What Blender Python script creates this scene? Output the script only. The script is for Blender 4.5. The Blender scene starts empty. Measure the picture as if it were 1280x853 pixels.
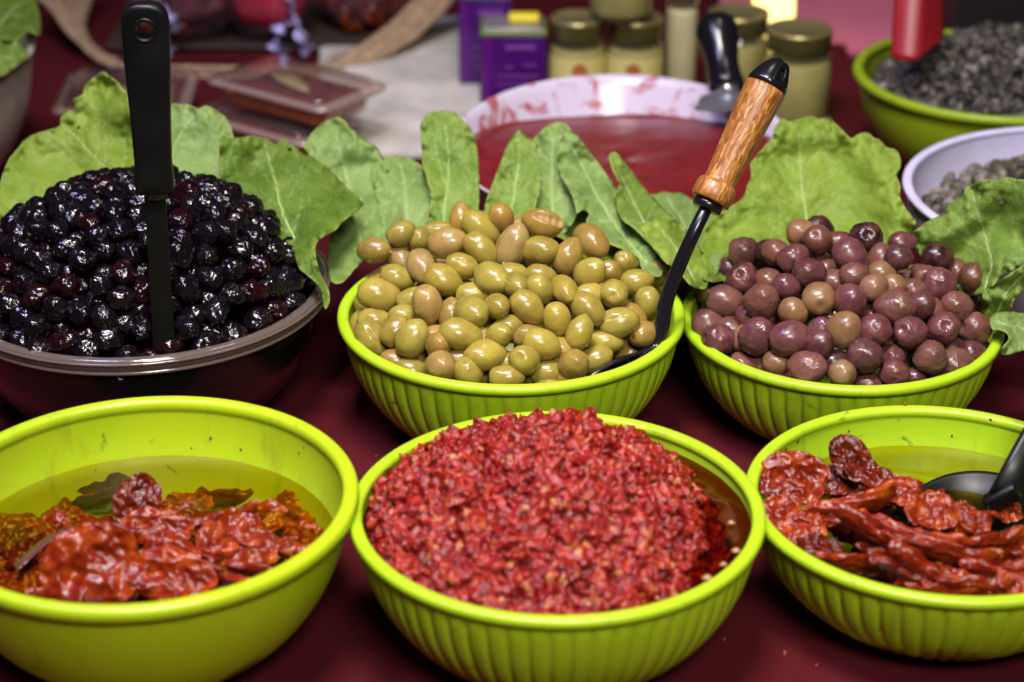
import bpy, bmesh, math, random
import numpy as np
from mathutils import Vector, Matrix, noise
from mathutils.geometry import delaunay_2d_cdt

SC = bpy.context.scene
COL = SC.collection
rng = random.Random(7)
R = math.radians

# ------------------------------------------------------------------ camera
F_PX, PITCH, CAM_H = 2648.0, R(25.76), 0.762       # fitted to the bowl rims, 1280 px wide frame
cam_d = bpy.data.cameras.new('camera')
cam = bpy.data.objects.new('camera', cam_d); COL.objects.link(cam)
cam.location = (0, 0, CAM_H); cam.rotation_euler = (R(90) - PITCH, 0, 0)
cam_d.sensor_width = 36; cam_d.lens = F_PX / 1280 * 36
cam_d.clip_start = 0.05; cam_d.clip_end = 60
cam_d.dof.use_dof = True; cam_d.dof.focus_distance = 1.50; cam_d.dof.aperture_fstop = 4.6
SC.camera = cam

# ------------------------------------------------------------------ light
w = bpy.data.worlds.new('World'); SC.world = w; w.use_nodes = True
bg = w.node_tree.nodes['Background']
bg.inputs[0].default_value = (0.60, 0.62, 0.78, 1); bg.inputs[1].default_value = 0.022
def area(name, loc, target, size, power, col, size_y=None, spread=180):
    l = bpy.data.lights.new(name, 'AREA'); l.energy = power; l.color = col
    l.shape = 'RECTANGLE'; l.size = size; l.size_y = size_y or size; l.spread = R(spread)
    o = bpy.data.objects.new(name, l); COL.objects.link(o); o.location = loc
    o.rotation_euler = (Vector(target) - Vector(loc)).to_track_quat('-Z', 'Y').to_euler()
    return o
area('stall_lamp', (-0.10, 0.80, 1.95), (0.04, 1.36, 0.1), 0.46, 11.5, (1.0, 0.95, 0.87), 0.34, 84)
area('front_fill', (0.35, -0.45, 1.75), (0.05, 1.25, 0.08), 0.7, 3.3, (1.0, 0.96, 0.90), 0.5, 46)  # unseen fill, added to brighten the front walls of the bowls
area('daylight_opening', (-0.75, 1.15, 1.95), (-0.15, 1.42, 0.1), 0.62, 8.2, (0.55, 0.52, 1.0), 0.42, 110)
area('back_lamp', (0.40, 1.75, 1.9), (0.30, 2.0, 0.1), 0.3, 3.4, (1.0, 0.92, 0.82))
SC.view_settings.view_transform = 'Standard'; SC.view_settings.look = 'None'
SC.view_settings.exposure = 0.0; SC.view_settings.gamma = 1.0
SC.view_settings.use_curve_mapping = False
SC.cycles.max_bounces = 10; SC.cycles.transparent_max_bounces = 16
SC.cycles.caustics_reflective = False; SC.cycles.caustics_refractive = False
SC.cycles.use_denoising = True
SC.cycles.sample_clamp_indirect = 4.0

# ------------------------------------------------------------------ helpers
CP, SP = math.cos(PITCH), math.sin(PITCH)
EYE = Vector((0, 0, CAM_H))
RIGHT, UPV, FWD = Vector((1, 0, 0)), Vector((0, SP, CP)), Vector((0, CP, -SP))
def ray(px, py):
    return RIGHT * ((px - 640) / F_PX) + UPV * ((426.5 - py) / F_PX) + FWD
def at_y(px, py, Y):
    d = ray(px, py); return EYE + d * (Y / d.y)
def at_z(px, py, Z):
    d = ray(px, py); return EYE + d * ((Z - CAM_H) / d.z)
def depth(p): return (Vector(p) - EYE).dot(FWD)
def mpp(p): return depth(p) / F_PX

def link(name, me, mats=None, parent=None, loc=(0, 0, 0), smooth=True):
    o = bpy.data.objects.new(name, me); COL.objects.link(o); o.location = loc
    if mats is not None:
        for m in (mats if isinstance(mats, (list, tuple)) else [mats]): me.materials.append(m)
    if parent is not None: o.parent = parent
    if smooth: me.shade_smooth()
    return o
def np_mesh(name, V, Fc):
    me = bpy.data.meshes.new(name)
    me.from_pydata(np.asarray(V, float).tolist(), [], [list(map(int, f)) for f in Fc]); me.update()
    return me
def tag(o, label=None, cat=None, group=None, kind=None):
    if label: o['label'] = label
    if cat: o['category'] = cat
    if group: o['group'] = group
    if kind: o['kind'] = kind
    return o
def thing(name, label, cat, loc=(0, 0, 0), group=None):
    o = bpy.data.objects.new(name, None); COL.objects.link(o); o.location = loc
    o.empty_display_size = 0.02
    return tag(o, label, cat, group)
def lathe(prof, n=96, mod=None, closed=False):
    """prof: list of (r,z). mod(theta,i)->radius factor offset in metres"""
    V, Fc = [], []
    m = len(prof)
    for i, (r, z) in enumerate(prof):
        for k in range(n):
            a = 2 * math.pi * k / n
            rr = r + (mod(a, i) if mod else 0)
            V.append((rr * math.cos(a), rr * math.sin(a), z))
    for i in range(m - 1 if not closed else m):
        j = (i + 1) % m
        for k in range(n):
            k2 = (k + 1) % n
            Fc.append((i * n + k, i * n + k2, j * n + k2, j * n + k))
    return V, Fc
def tube(path, rad, n=10, cap=True):
    """round tube along a list of points; rad scalar or list"""
    P = [Vector(p) for p in path]; m = len(P)
    if not isinstance(rad, (list, tuple)): rad = [rad] * m
    V, Fc = [], []
    up = Vector((0.13, 0.2, 1)).normalized(); prev = None
    for i in range(m):
        t = (P[min(i + 1, m - 1)] - P[max(i - 1, 0)]).normalized()
        a = (up - t * up.dot(t)) if prev is None else (prev - t * prev.dot(t))
        if a.length < 1e-6: a = t.orthogonal()
        a.normalize(); prev = a; b = t.cross(a)
        for k in range(n):
            th = 2 * math.pi * k / n
            V.append(P[i] + (a * math.cos(th) + b * math.sin(th)) * rad[i])
    for i in range(m - 1):
        for k in range(n):
            k2 = (k + 1) % n
            Fc.append((i * n + k, i * n + k2, (i + 1) * n + k2, (i + 1) * n + k))
    if cap:
        Fc.append(tuple(range(n - 1, -1, -1))); Fc.append(tuple((m - 1) * n + k for k in range(n)))
    return V, Fc
def join(*parts):
    V, Fc = [], []
    for v, f in parts:
        o = len(V); V += list(v); Fc += [tuple(i + o for i in q) for q in f]
    return V, Fc
def spline(pts, step, closed=True):
    """Catmull-Rom resample of 2-D/3-D points"""
    P = [np.array(p, float) for p in pts]; n = len(P); out = []
    rngi = range(n) if closed else range(n - 1)
    for i in rngi:
        g = (lambda k: P[k % n]) if closed else (lambda k: P[min(max(k, 0), n - 1)])
        p0, p1, p2, p3 = g(i - 1), g(i), g(i + 1), g(i + 2)
        m = max(1, int(np.linalg.norm(p2 - p1) / step))
        for s in range(m):
            t = s / m
            out.append(0.5 * (2 * p1 + (p2 - p0) * t + (2 * p0 - 5 * p1 + 4 * p2 - p3) * t * t + (3 * p1 - p0 - 3 * p2 + p3) * t ** 3))
    if not closed: out.append(P[-1])
    return out
def ico(sub):
    bm = bmesh.new(); bmesh.ops.create_icosphere(bm, subdivisions=sub, radius=1)
    V = np.array([v.co[:] for v in bm.verts]); Fc = [tuple(v.index for v in f.verts) for f in bm.faces]
    bm.free(); return V, Fc
def fbm(p, oct=3): return noise.fractal(p, 1.0, 2.0, oct)
def box(c, s, bev=0.0):
    """axis box (bevelled) as verts, faces"""
    bm = bmesh.new(); bmesh.ops.create_cube(bm, size=1)
    bmesh.ops.scale(bm, vec=s, verts=bm.verts)
    if bev: bmesh.ops.bevel(bm, geom=list(bm.edges) + list(bm.verts), offset=bev, segments=3, profile=0.5, affect='EDGES')
    bmesh.ops.translate(bm, vec=c, verts=bm.verts)
    bm.verts.index_update()
    V = [v.co.copy() for v in bm.verts]; Fc = [tuple(v.index for v in f.verts) for f in bm.faces]; bm.free()
    return V, Fc

# ------------------------------------------------------------------ materials
class NT:
    def __init__(s, name):
        s.m = bpy.data.materials.new(name); s.m.use_nodes = True; s.t = s.m.node_tree
        s.b = s.t.nodes['Principled BSDF']; s.out = s.t.nodes['Material Output']
    def n(s, typ, **kw):
        x = s.t.nodes.new(typ)
        for k, v in kw.items():
            if k.startswith('i_'):
                key = k[2:]; key = int(key) if key.isdigit() else key.replace('_', ' ')
                x.inputs[key].default_value = v
            else: setattr(x, k, v)
        return x
    def l(s, a, b): s.t.links.new(a, b)
    def set(s, **kw):
        for k, v in kw.items(): s.b.inputs[k.replace('_', ' ')].default_value = v
    def noise(s, scale, detail=3, rough=0.55, coord='Object', dist=0.0):
        tc = s.n('ShaderNodeTexCoord'); x = s.n('ShaderNodeTexNoise')
        x.inputs['Scale'].default_value = scale; x.inputs['Detail'].default_value = detail
        x.inputs['Roughness'].default_value = rough; x.inputs['Distortion'].default_value = dist
        s.l(tc.outputs[coord], x.inputs['Vector']); return x.outputs['Fac']
    def ramp(s, fac, stops):
        x = s.n('ShaderNodeValToRGB'); e = x.color_ramp.elements
        while len(e) < len(stops): e.new(0.5)
        for i, (p, c) in enumerate(stops):
            e[i].position = p; e[i].color = c if len(c) == 4 else (*c, 1)
        s.l(fac, x.inputs[0]); return x.outputs[0]
    def mix(s, fac, a, b, typ='MIX'):
        x = s.n('ShaderNodeMix', data_type='RGBA', blend_type=typ)
        for sock, v in ((x.inputs[0], fac), (x.inputs[6], a), (x.inputs[7], b)):
            if hasattr(v, 'links'): s.l(v, sock)
            elif isinstance(v, (int, float)): sock.default_value = v
            else: sock.default_value = v if len(v) == 4 else (*v, 1)
        return x.outputs[2]
    def math(s, op, a, b=0.0):
        x = s.n('ShaderNodeMath', operation=op)
        for sock, v in ((x.inputs[0], a), (x.inputs[1], b)):
            if hasattr(v, 'links'): s.l(v, sock)
            else: sock.default_value = v
        return x.outputs[0]
    def bump(s, h, strength=0.3, dist=0.001):
        x = s.n('ShaderNodeBump'); x.inputs['Strength'].default_value = strength; x.inputs['Distance'].default_value = dist
        s.l(h, x.inputs['Height']); s.l(x.outputs[0], s.b.inputs['Normal']); return x
    def col(s, c):
        if hasattr(c, 'links'): s.l(c, s.b.inputs['Base Color'])
        else: s.b.inputs['Base Color'].default_value = (*c, 1)
    def attr(s, name):
        x = s.n('ShaderNodeAttribute'); x.attribute_name = name; return x
    def over(s, shader_out, fac):
        """mix the principled result with another shader"""
        x = s.n('ShaderNodeMixShader'); s.l(s.b.outputs[0], x.inputs[1]); s.l(shader_out, x.inputs[2])
        if hasattr(fac, 'links'): s.l(fac, x.inputs[0])
        else: x.inputs[0].default_value = fac
        s.l(x.outputs[0], s.out.inputs['Surface'])

def plain(name, c, rough=0.4, spec=0.5, bump=0.0, bscale=300, var=0.0, metal=0.0, vscale=40, coat=0.0, sss=0.0):
    t = NT(name); t.set(Roughness=rough, Metallic=metal, Coat_Weight=coat); t.b.inputs['Specular IOR Level'].default_value = spec
    if sss: t.set(Subsurface_Weight=sss, Subsurface_Scale=0.01)
    if var:
        n = t.noise(vscale, 5, 0.6)
        t.col(t.ramp(n, [(0.3, tuple(x * (1 - var) for x in c)), (0.7, tuple(min(1, x * (1 + var)) for x in c))]))
    else: t.col(c)
    if bump: t.bump(t.noise(bscale, 4), bump, 0.0006)
    return t.m

def lime_plastic(name, base, seed=0.0, spots=0.66):
    t = NT(name); t.set(Roughness=0.34, Subsurface_Weight=0.25, Subsurface_Scale=0.012)
    t.b.inputs['Subsurface Radius'].default_value = (1.0, 1.0, 0.15)
    big = t.noise(9, 4, 0.6); c = t.ramp(big, [(0.3, tuple(x * 0.86 for x in base)), (0.7, base)])
    sm = t.noise(55, 6, 0.7, dist=0.6)
    c = t.mix(t.ramp(sm, [(spots - 0.03, (0, 0, 0)), (spots + 0.06, (0.75, 0.75, 0.75))]), c, (0.10, 0.12, 0.012))
    tcd = t.n('ShaderNodeTexCoord'); mpd = t.n('ShaderNodeMapping'); mpd.inputs['Scale'].default_value = (1, 1, 0.10); t.l(tcd.outputs['Object'], mpd.inputs[0])
    dr = t.n('ShaderNodeTexNoise'); dr.inputs['Scale'].default_value = 75; dr.inputs['Detail'].default_value = 4; t.l(mpd.outputs[0], dr.inputs['Vector'])
    c = t.mix(t.ramp(dr.outputs['Fac'], [(0.60, (0, 0, 0)), (0.74, (0.42,) * 3)]), c, (0.20, 0.24, 0.015))
    dots = t.noise(230, 2, 0.5)
    c = t.mix(t.ramp(dots, [(0.77, (0, 0, 0)), (0.80, (0.9, 0.9, 0.9))]), c, (0.05, 0.035, 0.012))
    t.col(c)
    r = t.noise(30, 5, 0.65); t.l(t.ramp(r, [(0.3, (0.26,) * 3), (0.75, (0.5,) * 3)]), t.b.inputs['Roughness'])
    t.bump(t.noise(420, 3), 0.08, 0.0004)
    return t.m
M = {}
LIME = (0.40, 0.61, 0.014)
M['lime'] = lime_plastic('lime plastic', LIME)
M['lime_smooth'] = lime_plastic('lime plastic smooth', (0.44, 0.60, 0.010), spots=0.665)
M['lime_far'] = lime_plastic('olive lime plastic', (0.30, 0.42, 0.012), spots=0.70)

# table cloth
t = NT('dark red cloth'); t.set(Roughness=0.85); t.b.inputs['Specular IOR Level'].default_value = 0.12
n1 = t.noise(2.5, 5, 0.6); n2 = t.noise(26, 6, 0.7)
c = t.ramp(n1, [(0.3, (0.052, 0.004, 0.007)), (0.7, (0.088, 0.0068, 0.011))])
c = t.mix(t.ramp(n2, [(0.58, (0, 0, 0)), (0.75, (0.5, 0.5, 0.5))]), c, (0.045, 0.008, 0.014))
cr = t.noise(120, 3, 0.6); c = t.mix(t.ramp(cr, [(0.755, (0, 0, 0)), (0.79, (0.6, 0.6, 0.6))]), c, (0.18, 0.035, 0.02))
t.col(c)
tc = t.n('ShaderNodeTexCoord')
wv1 = t.n('ShaderNodeTexWave', bands_direction='X'); wv1.inputs['Scale'].default_value = 260; t.l(tc.outputs['Object'], wv1.inputs['Vector'])
wv2 = t.n('ShaderNodeTexWave', bands_direction='Y'); wv2.inputs['Scale'].default_value = 260; t.l(tc.outputs['Object'], wv2.inputs['Vector'])
t.bump(t.math('ADD', t.math('MULTIPLY', wv1.outputs[1], wv2.outputs[1]), t.math('MULTIPLY', n2, 0.8)), 0.35, 0.0006)
M['cloth'] = t.m

def olive_mat(name, mottle, specks, rough=(0.16, 0.34), sss=0.12, bumpS=0.10, bscale=3.0, dark=0.72, bdet=4, mot=0.4):
    t = NT(name); oi = t.n('ShaderNodeObjectInfo')
    t.set(Subsurface_Weight=sss, Subsurface_Scale=0.004)
    t.b.inputs['Subsurface Radius'].default_value = (1.0, 0.7, 0.25)
    tc = t.n('ShaderNodeTexCoord'); ad = t.n('ShaderNodeVectorMath', operation='ADD')
    cmb = t.n('ShaderNodeCombineXYZ'); t.l(t.math('MULTIPLY', oi.outputs['Random'], 37.0), cmb.inputs[0])
    t.l(tc.outputs['Object'], ad.inputs[0]); t.l(cmb.outputs[0], ad.inputs[1])
    def nz(scale, det=4, rg=0.6):
        x = t.n('ShaderNodeTexNoise'); x.inputs['Scale'].default_value = scale; x.inputs['Detail'].default_value = det
        x.inputs['Roughness'].default_value = rg; t.l(ad.outputs[0], x.inputs['Vector']); return x.outputs['Fac']
    base = oi.outputs['Color']
    dk = t.mix(1.0, base, (dark, dark * 0.95, dark * 0.9), 'MULTIPLY')
    c = t.mix(t.ramp(nz(0.9), [(0.35, (0, 0, 0)), (0.65, (1, 1, 1))]), dk, base)
    c = t.mix(t.math('MULTIPLY', t.ramp(nz(1.1, 4), [(0.42, (0, 0, 0)), (0.70, (1, 1, 1))]), mot), c, mottle)
    c = t.mix(t.ramp(nz(11, 2, 0.5), [(0.66, (0, 0, 0)), (0.74, (0.45, 0.45, 0.45))]), c, specks)
    c = t.mix(t.ramp(nz(3.2, 3, 0.6), [(0.68, (0, 0, 0)), (0.76, (0.55,) * 3)]), c, t.mix(1.0, base, (0.38, 0.27, 0.22), 'MULTIPLY'))
    t.col(c)
    t.l(t.ramp(nz(2.2, 4), [(0.3, (rough[0],) * 3), (0.75, (rough[1],) * 3)]), t.b.inputs['Roughness'])
    t.bump(t.math('ADD', nz(bscale, bdet), t.math('MULTIPLY', nz(bscale * 3.2, 2), 0.25)), bumpS, 0.0012)
    return t.m
M['green_olive'] = olive_mat('green olive skin', (0.30, 0.17, 0.055), (0.42, 0.36, 0.12))
M['purple_olive'] = olive_mat('purple olive skin', (0.20, 0.075, 0.045), (0.30, 0.13, 0.09), rough=(0.20, 0.40), sss=0.06, mot=0.42, dark=0.66)
M['black_olive'] = olive_mat('black wrinkled olive skin', (0.045, 0.004, 0.007), (0.02, 0.01, 0.015), rough=(0.12, 0.24), sss=0.0, bumpS=0.16, bscale=2.0, bdet=2, mot=0.08)
M['flesh'] = plain('olive flesh', (0.33, 0.20, 0.06), 0.45, bump=0.4, bscale=500, var=0.2)
M['stem'] = plain('olive stem', (0.42, 0.32, 0.16), 0.6)

def tomato_mat(name, c1, c2, c3):
    t = NT(name); t.set(Roughness=0.22); t.b.inputs['Specular IOR Level'].default_value = 0.40
    oi = t.n('ShaderNodeObjectInfo')
    a = t.noise(1.9, 5, 0.65, dist=0.6); b = t.noise(4.5, 4, 0.6)
    c = t.ramp(a, [(0.28, c1), (0.5, c2), (0.74, c3)])
    c = t.mix(1.0, c, oi.outputs['Color'], 'MULTIPLY')
    c = t.mix(t.ramp(b, [(0.64, (0, 0, 0)), (0.78, (0.5, 0.5, 0.5))]), c, (0.42, 0.20, 0.07))
    h = t.noise(15, 2, 0.5); c = t.mix(t.ramp(h, [(0.76, (0, 0, 0)), (0.79, (0.8, 0.8, 0.8))]), c, (0.02, 0.022, 0.008))
    t.col(c)
    vo = t.n('ShaderNodeTexVoronoi', feature='SMOOTH_F1'); vo.inputs['Scale'].default_value = 6.5; vo.inputs['Smoothness'].default_value = 0.6
    tc = t.n('ShaderNodeTexCoord'); t.l(tc.outputs['Object'], vo.inputs['Vector'])
    t.bump(t.math('ADD', vo.outputs['Distance'], t.noise(9, 4, 0.6)), 0.26, 0.0022)
    return t.m
M['tomato'] = tomato_mat('oily dried tomato', (0.050, 0.003, 0.0015), (0.165, 0.010, 0.003), (0.330, 0.045, 0.006))

def oil_mat(name, tint, gloss=0.05):
    t = NT(name); t.set(Roughness=gloss, Transmission_Weight=0.0); t.col((0.0, 0.0, 0.0))
    tr = t.n('ShaderNodeBsdfTransparent'); tr.inputs[0].default_value = (*tint, 1)
    gl = t.n('ShaderNodeBsdfGlossy'); gl.inputs['Roughness'].default_value = gloss
    fr = t.n('ShaderNodeFresnel'); fr.inputs[0].default_value = 1.46
    mx = t.n('ShaderNodeMixShader'); t.l(fr.outputs[0], mx.inputs[0]); t.l(tr.outputs[0], mx.inputs[1]); t.l(gl.outputs[0], mx.inputs[2])
    t.l(mx.outputs[0], t.out.inputs['Surface']); return t.m
M['oil'] = oil_mat('golden oil', (0.88, 0.76, 0.17))
M['red_oil'] = oil_mat('red oil', (0.62, 0.22, 0.05))

def clear_mat(name, tint, body, opaque, rough=0.12):
    """clear tinted plastic or glass: see-through with real reflections"""
    t = NT(name); t.set(Roughness=rough); t.col(body)
    tr = t.n('ShaderNodeBsdfTransparent'); tr.inputs[0].default_value = (*tint, 1)
    t.over(tr.outputs[0], 1 - opaque)
    body_mix = t.out.inputs['Surface'].links[0].from_socket
    gl = t.n('ShaderNodeBsdfGlossy'); gl.inputs['Roughness'].default_value = rough
    lw = t.n('ShaderNodeLayerWeight'); lw.inputs[0].default_value = 0.5; fr_ = t.math('ADD', t.math('MULTIPLY', t.math('POWER', lw.outputs['Facing'], 4.0), 0.75), 0.045)
    mx = t.n('ShaderNodeMixShader'); t.l(fr_, mx.inputs[0]); t.l(body_mix, mx.inputs[1]); t.l(gl.outputs[0], mx.inputs[2]); t.l(mx.outputs[0], t.out.inputs['Surface'])
    return t.m
M['smoky'] = clear_mat('smoky clear plastic', (0.20, 0.20, 0.14), (0.007, 0.008, 0.005), 0.82, 0.07)
M['smoky_rim'] = clear_mat('clear plastic rim', (0.66, 0.56, 0.50), (0.20, 0.15, 0.13), 0.55, 0.10)
M['clear'] = clear_mat('clear pack plastic', (0.96, 0.90, 0.89), (0.40, 0.30, 0.28), 0.10, 0.06)
M['clear_rim'] = clear_mat('clear pack rim', (0.93, 0.84, 0.80), (0.55, 0.42, 0.36), 0.36, 0.10)
M['cello'] = clear_mat('crinkled cellophane', (0.9, 0.86, 0.92), (0.26, 0.24, 0.36), 0.08, 0.09)
M['glass'] = clear_mat('jar glass', (0.94, 0.93, 0.80), (0.30, 0.29, 0.16), 0.14, 0.05)

t = NT('black plastic'); t.set(Roughness=0.36); t.b.inputs['Specular IOR Level'].default_value = 0.3; t.col((0.004, 0.004, 0.0045)); t.bump(t.noise(700, 2), 0.05, 0.0003)
t.l(t.ramp(t.noise(35, 5), [(0.3, (0.28,) * 3), (0.7, (0.48,) * 3)]), t.b.inputs['Roughness']); M['black'] = t.m
M['black_gloss'] = plain('black enamel', (0.007, 0.006, 0.009), 0.22, bump=0.1, bscale=500)
M['steel'] = plain('dull steel', (0.42, 0.42, 0.48), 0.3, metal=0.85, var=0.15)
# carved wood handle
t = NT('oiled wood'); t.set(Roughness=0.4, Coat_Weight=0.12, Coat_Roughness=0.2)
tc = t.n('ShaderNodeTexCoord'); mp = t.n('ShaderNodeMapping'); mp.inputs['Scale'].default_value = (1, 1, 0.20)
t.l(tc.outputs['Object'], mp.inputs[0]); x = t.n('ShaderNodeTexNoise'); x.inputs['Scale'].default_value = 520; x.inputs['Detail'].default_value = 5
x.inputs['Distortion'].default_value = 0.9; t.l(mp.outputs[0], x.inputs['Vector'])
mp2 = t.n('ShaderNodeMapping'); mp2.inputs['Scale'].default_value = (1, 1, 0.25); t.l(tc.outputs['Object'], mp2.inputs[0])
x2 = t.n('ShaderNodeTexNoise'); x2.inputs['Scale'].default_value = 90; x2.inputs['Detail'].default_value = 3; t.l(mp2.outputs[0], x2.inputs['Vector'])
c = t.ramp(x.outputs['Fac'], [(0.30, (0.13, 0.036, 0.007)), (0.5, (0.32, 0.120, 0.024)), (0.66, (0.60, 0.32, 0.095))])
c = t.mix(t.ramp(x2.outputs['Fac'], [(0.35, (0.55,) * 3), (0.6, (0, 0, 0))]), c, (0.22, 0.05, 0.010)); t.col(c)
t.bump(x.outputs['Fac'], 0.25, 0.0005); M['wood'] = t.m

def leaf_mat(name, c_dark, c_mid, c_light, vein):
    t = NT(name); t.set(Roughness=0.55); t.b.inputs['Specular IOR Level'].default_value = 0.35
    a = t.noise(28, 5, 0.62, dist=0.4); b = t.noise(150, 4, 0.6)
    c = t.ramp(a, [(0.3, c_dark), (0.5, c_mid), (0.72, c_light)])
    c = t.mix(t.ramp(b, [(0.6, (0, 0, 0)), (0.8, (0.35,) * 3)]), c, c_dark)
    ed = t.attr('edge'); c = t.mix(t.math('MULTIPLY', ed.outputs['Fac'], 0.5), c, (0.44, 0.46, 0.10))
    spot = t.noise(75, 2, 0.5); c = t.mix(t.ramp(spot, [(0.755, (0, 0, 0)), (0.79, (0.75,) * 3)]), c, (0.16, 0.12, 0.02))
    v = t.attr('vein'); c = t.mix(v.outputs['Fac'], c, vein)
    vo = t.n('ShaderNodeTexVoronoi', feature='DISTANCE_TO_EDGE'); vo.inputs['Scale'].default_value = 150
    tcv = t.n('ShaderNodeTexCoord'); ns_ = t.n('ShaderNodeTexNoise'); ns_.inputs['Scale'].default_value = 60; t.l(tcv.outputs['Object'], ns_.inputs['Vector'])
    mv = t.n('ShaderNodeMix', data_type='VECTOR'); mv.inputs[0].default_value = 0.02; t.l(tcv.outputs['Object'], mv.inputs[4]); t.l(ns_.outputs['Color'], mv.inputs[5]); t.l(mv.outputs[1], vo.inputs['Vector'])
    net = t.ramp(vo.outputs['Distance'], [(0.0, (1, 1, 1)), (0.10, (0, 0, 0))])
    c = t.mix(t.math('MULTIPLY', net, 0.22), c, vein)
    t.col(c)
    t.bump(t.math('SUBTRACT', t.math('SUBTRACT', t.math('MULTIPLY', t.noise(230, 5, 0.6), 0.8), v.outputs['Fac']), t.math('MULTIPLY', net, 0.6)), 0.45, 0.001)
    tr = t.n('ShaderNodeBsdfTranslucent'); t.l(c, tr.inputs[0])
    t.over(tr.outputs[0], 0.36); return t.m
M['leaf'] = leaf_mat('leaf green', (0.115, 0.205, 0.022), (0.185, 0.300, 0.038), (0.260, 0.385, 0.065), (0.42, 0.53, 0.19))
M['leaf_pale'] = leaf_mat('leaf pale green', (0.150, 0.255, 0.050), (0.225, 0.350, 0.082), (0.310, 0.440, 0.125), (0.46, 0.56, 0.27))
M['leaf_lime'] = leaf_mat('leaf lime green', (0.160, 0.265, 0.018), (0.235, 0.355, 0.032), (0.320, 0.440, 0.058), (0.46, 0.55, 0.18))
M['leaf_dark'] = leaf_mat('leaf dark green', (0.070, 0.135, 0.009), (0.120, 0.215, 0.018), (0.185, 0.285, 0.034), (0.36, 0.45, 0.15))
M['rib'] = plain('leaf midrib', (0.30, 0.42, 0.12), 0.45, sss=0.2)

M['white'] = plain('white glaze', (0.72, 0.68, 0.80), 0.22, var=0.04)
M['white_bowl'] = plain('white lilac plastic', (0.62, 0.58, 0.80), 0.28, var=0.04)
M['grey_bowl'] = plain('grey enamel', (0.42, 0.39, 0.33), 0.4, var=0.1)
M['paper'] = plain('white paper', (0.56, 0.52, 0.46), 0.7, bump=0.3, bscale=60, var=0.34, vscale=14)
M['pink'] = plain('pink paper', (0.62, 0.16, 0.24), 0.6, var=0.1, bump=0.2, bscale=40, vscale=6)
M['tin'] = plain('purple tin print', (0.060, 0.004, 0.135), 0.3, var=0.15)
M['tin_metal'] = plain('tin metal', (0.42, 0.38, 0.42), 0.32, metal=0.7)
M['tin_green'] = plain('green tin seam', (0.13, 0.18, 0.03), 0.35)
M['tin_print'] = plain('lilac tin print', (0.20, 0.06, 0.30), 0.4)
M['yellow'] = plain('yellow plastic cap', (0.82, 0.66, 0.02), 0.35)
M['gold'] = plain('gold lid', (0.56, 0.48, 0.20), 0.28, metal=0.75, var=0.1)
M['dark_lid'] = plain('brown lid skirt', (0.10, 0.085, 0.025), 0.35, metal=0.3)
M['cream'] = plain('olive cream', (0.42, 0.38, 0.15), 0.5, var=0.15)
M['cream_pale'] = plain('pale cream', (0.80, 0.74, 0.58), 0.5, var=0.1)
M['label'] = plain('yellow label', (0.66, 0.57, 0.20), 0.55, var=0.06)
M['label_print'] = plain('orange label print', (0.42, 0.13, 0.03), 0.55)
M['wicker'] = plain('wicker', (0.34, 0.225, 0.135), 0.6, bump=0.4, bscale=300, var=0.3, vscale=90)
M['wicker_dark'] = plain('dark basket floor', (0.035, 0.020, 0.014), 0.7, var=0.3)  # basket floor coloured darker than the rods
M['bay'] = plain('dry bay leaf', (0.34, 0.28, 0.14), 0.55, var=0.15)
M['meat'] = plain('cured red slices', (0.13, 0.022, 0.024), 0.3, var=0.6, vscale=70, bump=0.5, bscale=150)
M['meat_crumb'] = plain('red crumb', (0.22, 0.03, 0.012), 0.4)
M['sauce'] = plain('orange sauce', (0.45, 0.12, 0.03), 0.25, var=0.3)
M['bag_red'] = plain('bright red packet', (0.50, 0.010, 0.030), 0.3, var=0.35, vscale=30)
M['film_highlight'] = plain('pale lilac highlight', (0.50, 0.46, 0.85), 0.15)  # colour of the strips that imitate highlights on the wrapping
M['red_plastic'] = plain('red scoop plastic', (0.30, 0.012, 0.018), 0.35, var=0.12)
M['dark'] = plain('dark crate', (0.012, 0.010, 0.012), 0.6)
M['herb'] = plain('dried herb flake', (0.05, 0.055, 0.012), 0.6)
M['bay_dark'] = plain('dark bay leaf in oil', (0.11, 0.035, 0.03), 0.18, var=0.2)
M['garlic'] = plain('garlic slice', (0.34, 0.19, 0.09), 0.3)
t = NT('wet red paste'); t.set(Roughness=0.36, Coat_Weight=0.08, Coat_Roughness=0.1); t.b.inputs['Specular IOR Level'].default_value = 0.35
n_ = t.noise(35, 6, 0.65); t.col(t.ramp(n_, [(0.3, (0.12, 0.007, 0.008)), (0.7, (0.21, 0.013, 0.014))]))
t.bump(t.noise(60, 6, 0.6), 0.22, 0.002); M['red_paste'] = t.m
t = NT('stained white dish'); t.set(Roughness=0.22)
sm = t.noise(30, 6, 0.7, dist=0.8); tc = t.n('ShaderNodeTexCoord')
c = t.mix(t.ramp(sm, [(0.53, (0, 0, 0)), (0.62, (0.9,) * 3)]), (0.60, 0.53, 0.66), (0.36, 0.05, 0.035)); t.col(c); M['dish'] = t.m
def chunk_mat(name, rough, coat):
    t = NT(name); t.set(Roughness=rough, Coat_Weight=coat, Coat_Roughness=0.15, Subsurface_Weight=0.12, Subsurface_Scale=0.003)
    a = t.attr('tint'); n = t.noise(400, 4); t.col(t.mix(t.ramp(n, [(0.3, (0.35,) * 3), (0.6, (0, 0, 0))]), a.outputs['Color'], (0.05, 0.004, 0.004)))
    t.bump(t.noise(520, 5, 0.7), 0.75, 0.0014); return t.m
t = NT('wet minced red pepper'); t.set(Roughness=0.24, Subsurface_Weight=0.06, Subsurface_Scale=0.003); t.b.inputs['Specular IOR Level'].default_value = 0.42
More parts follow.
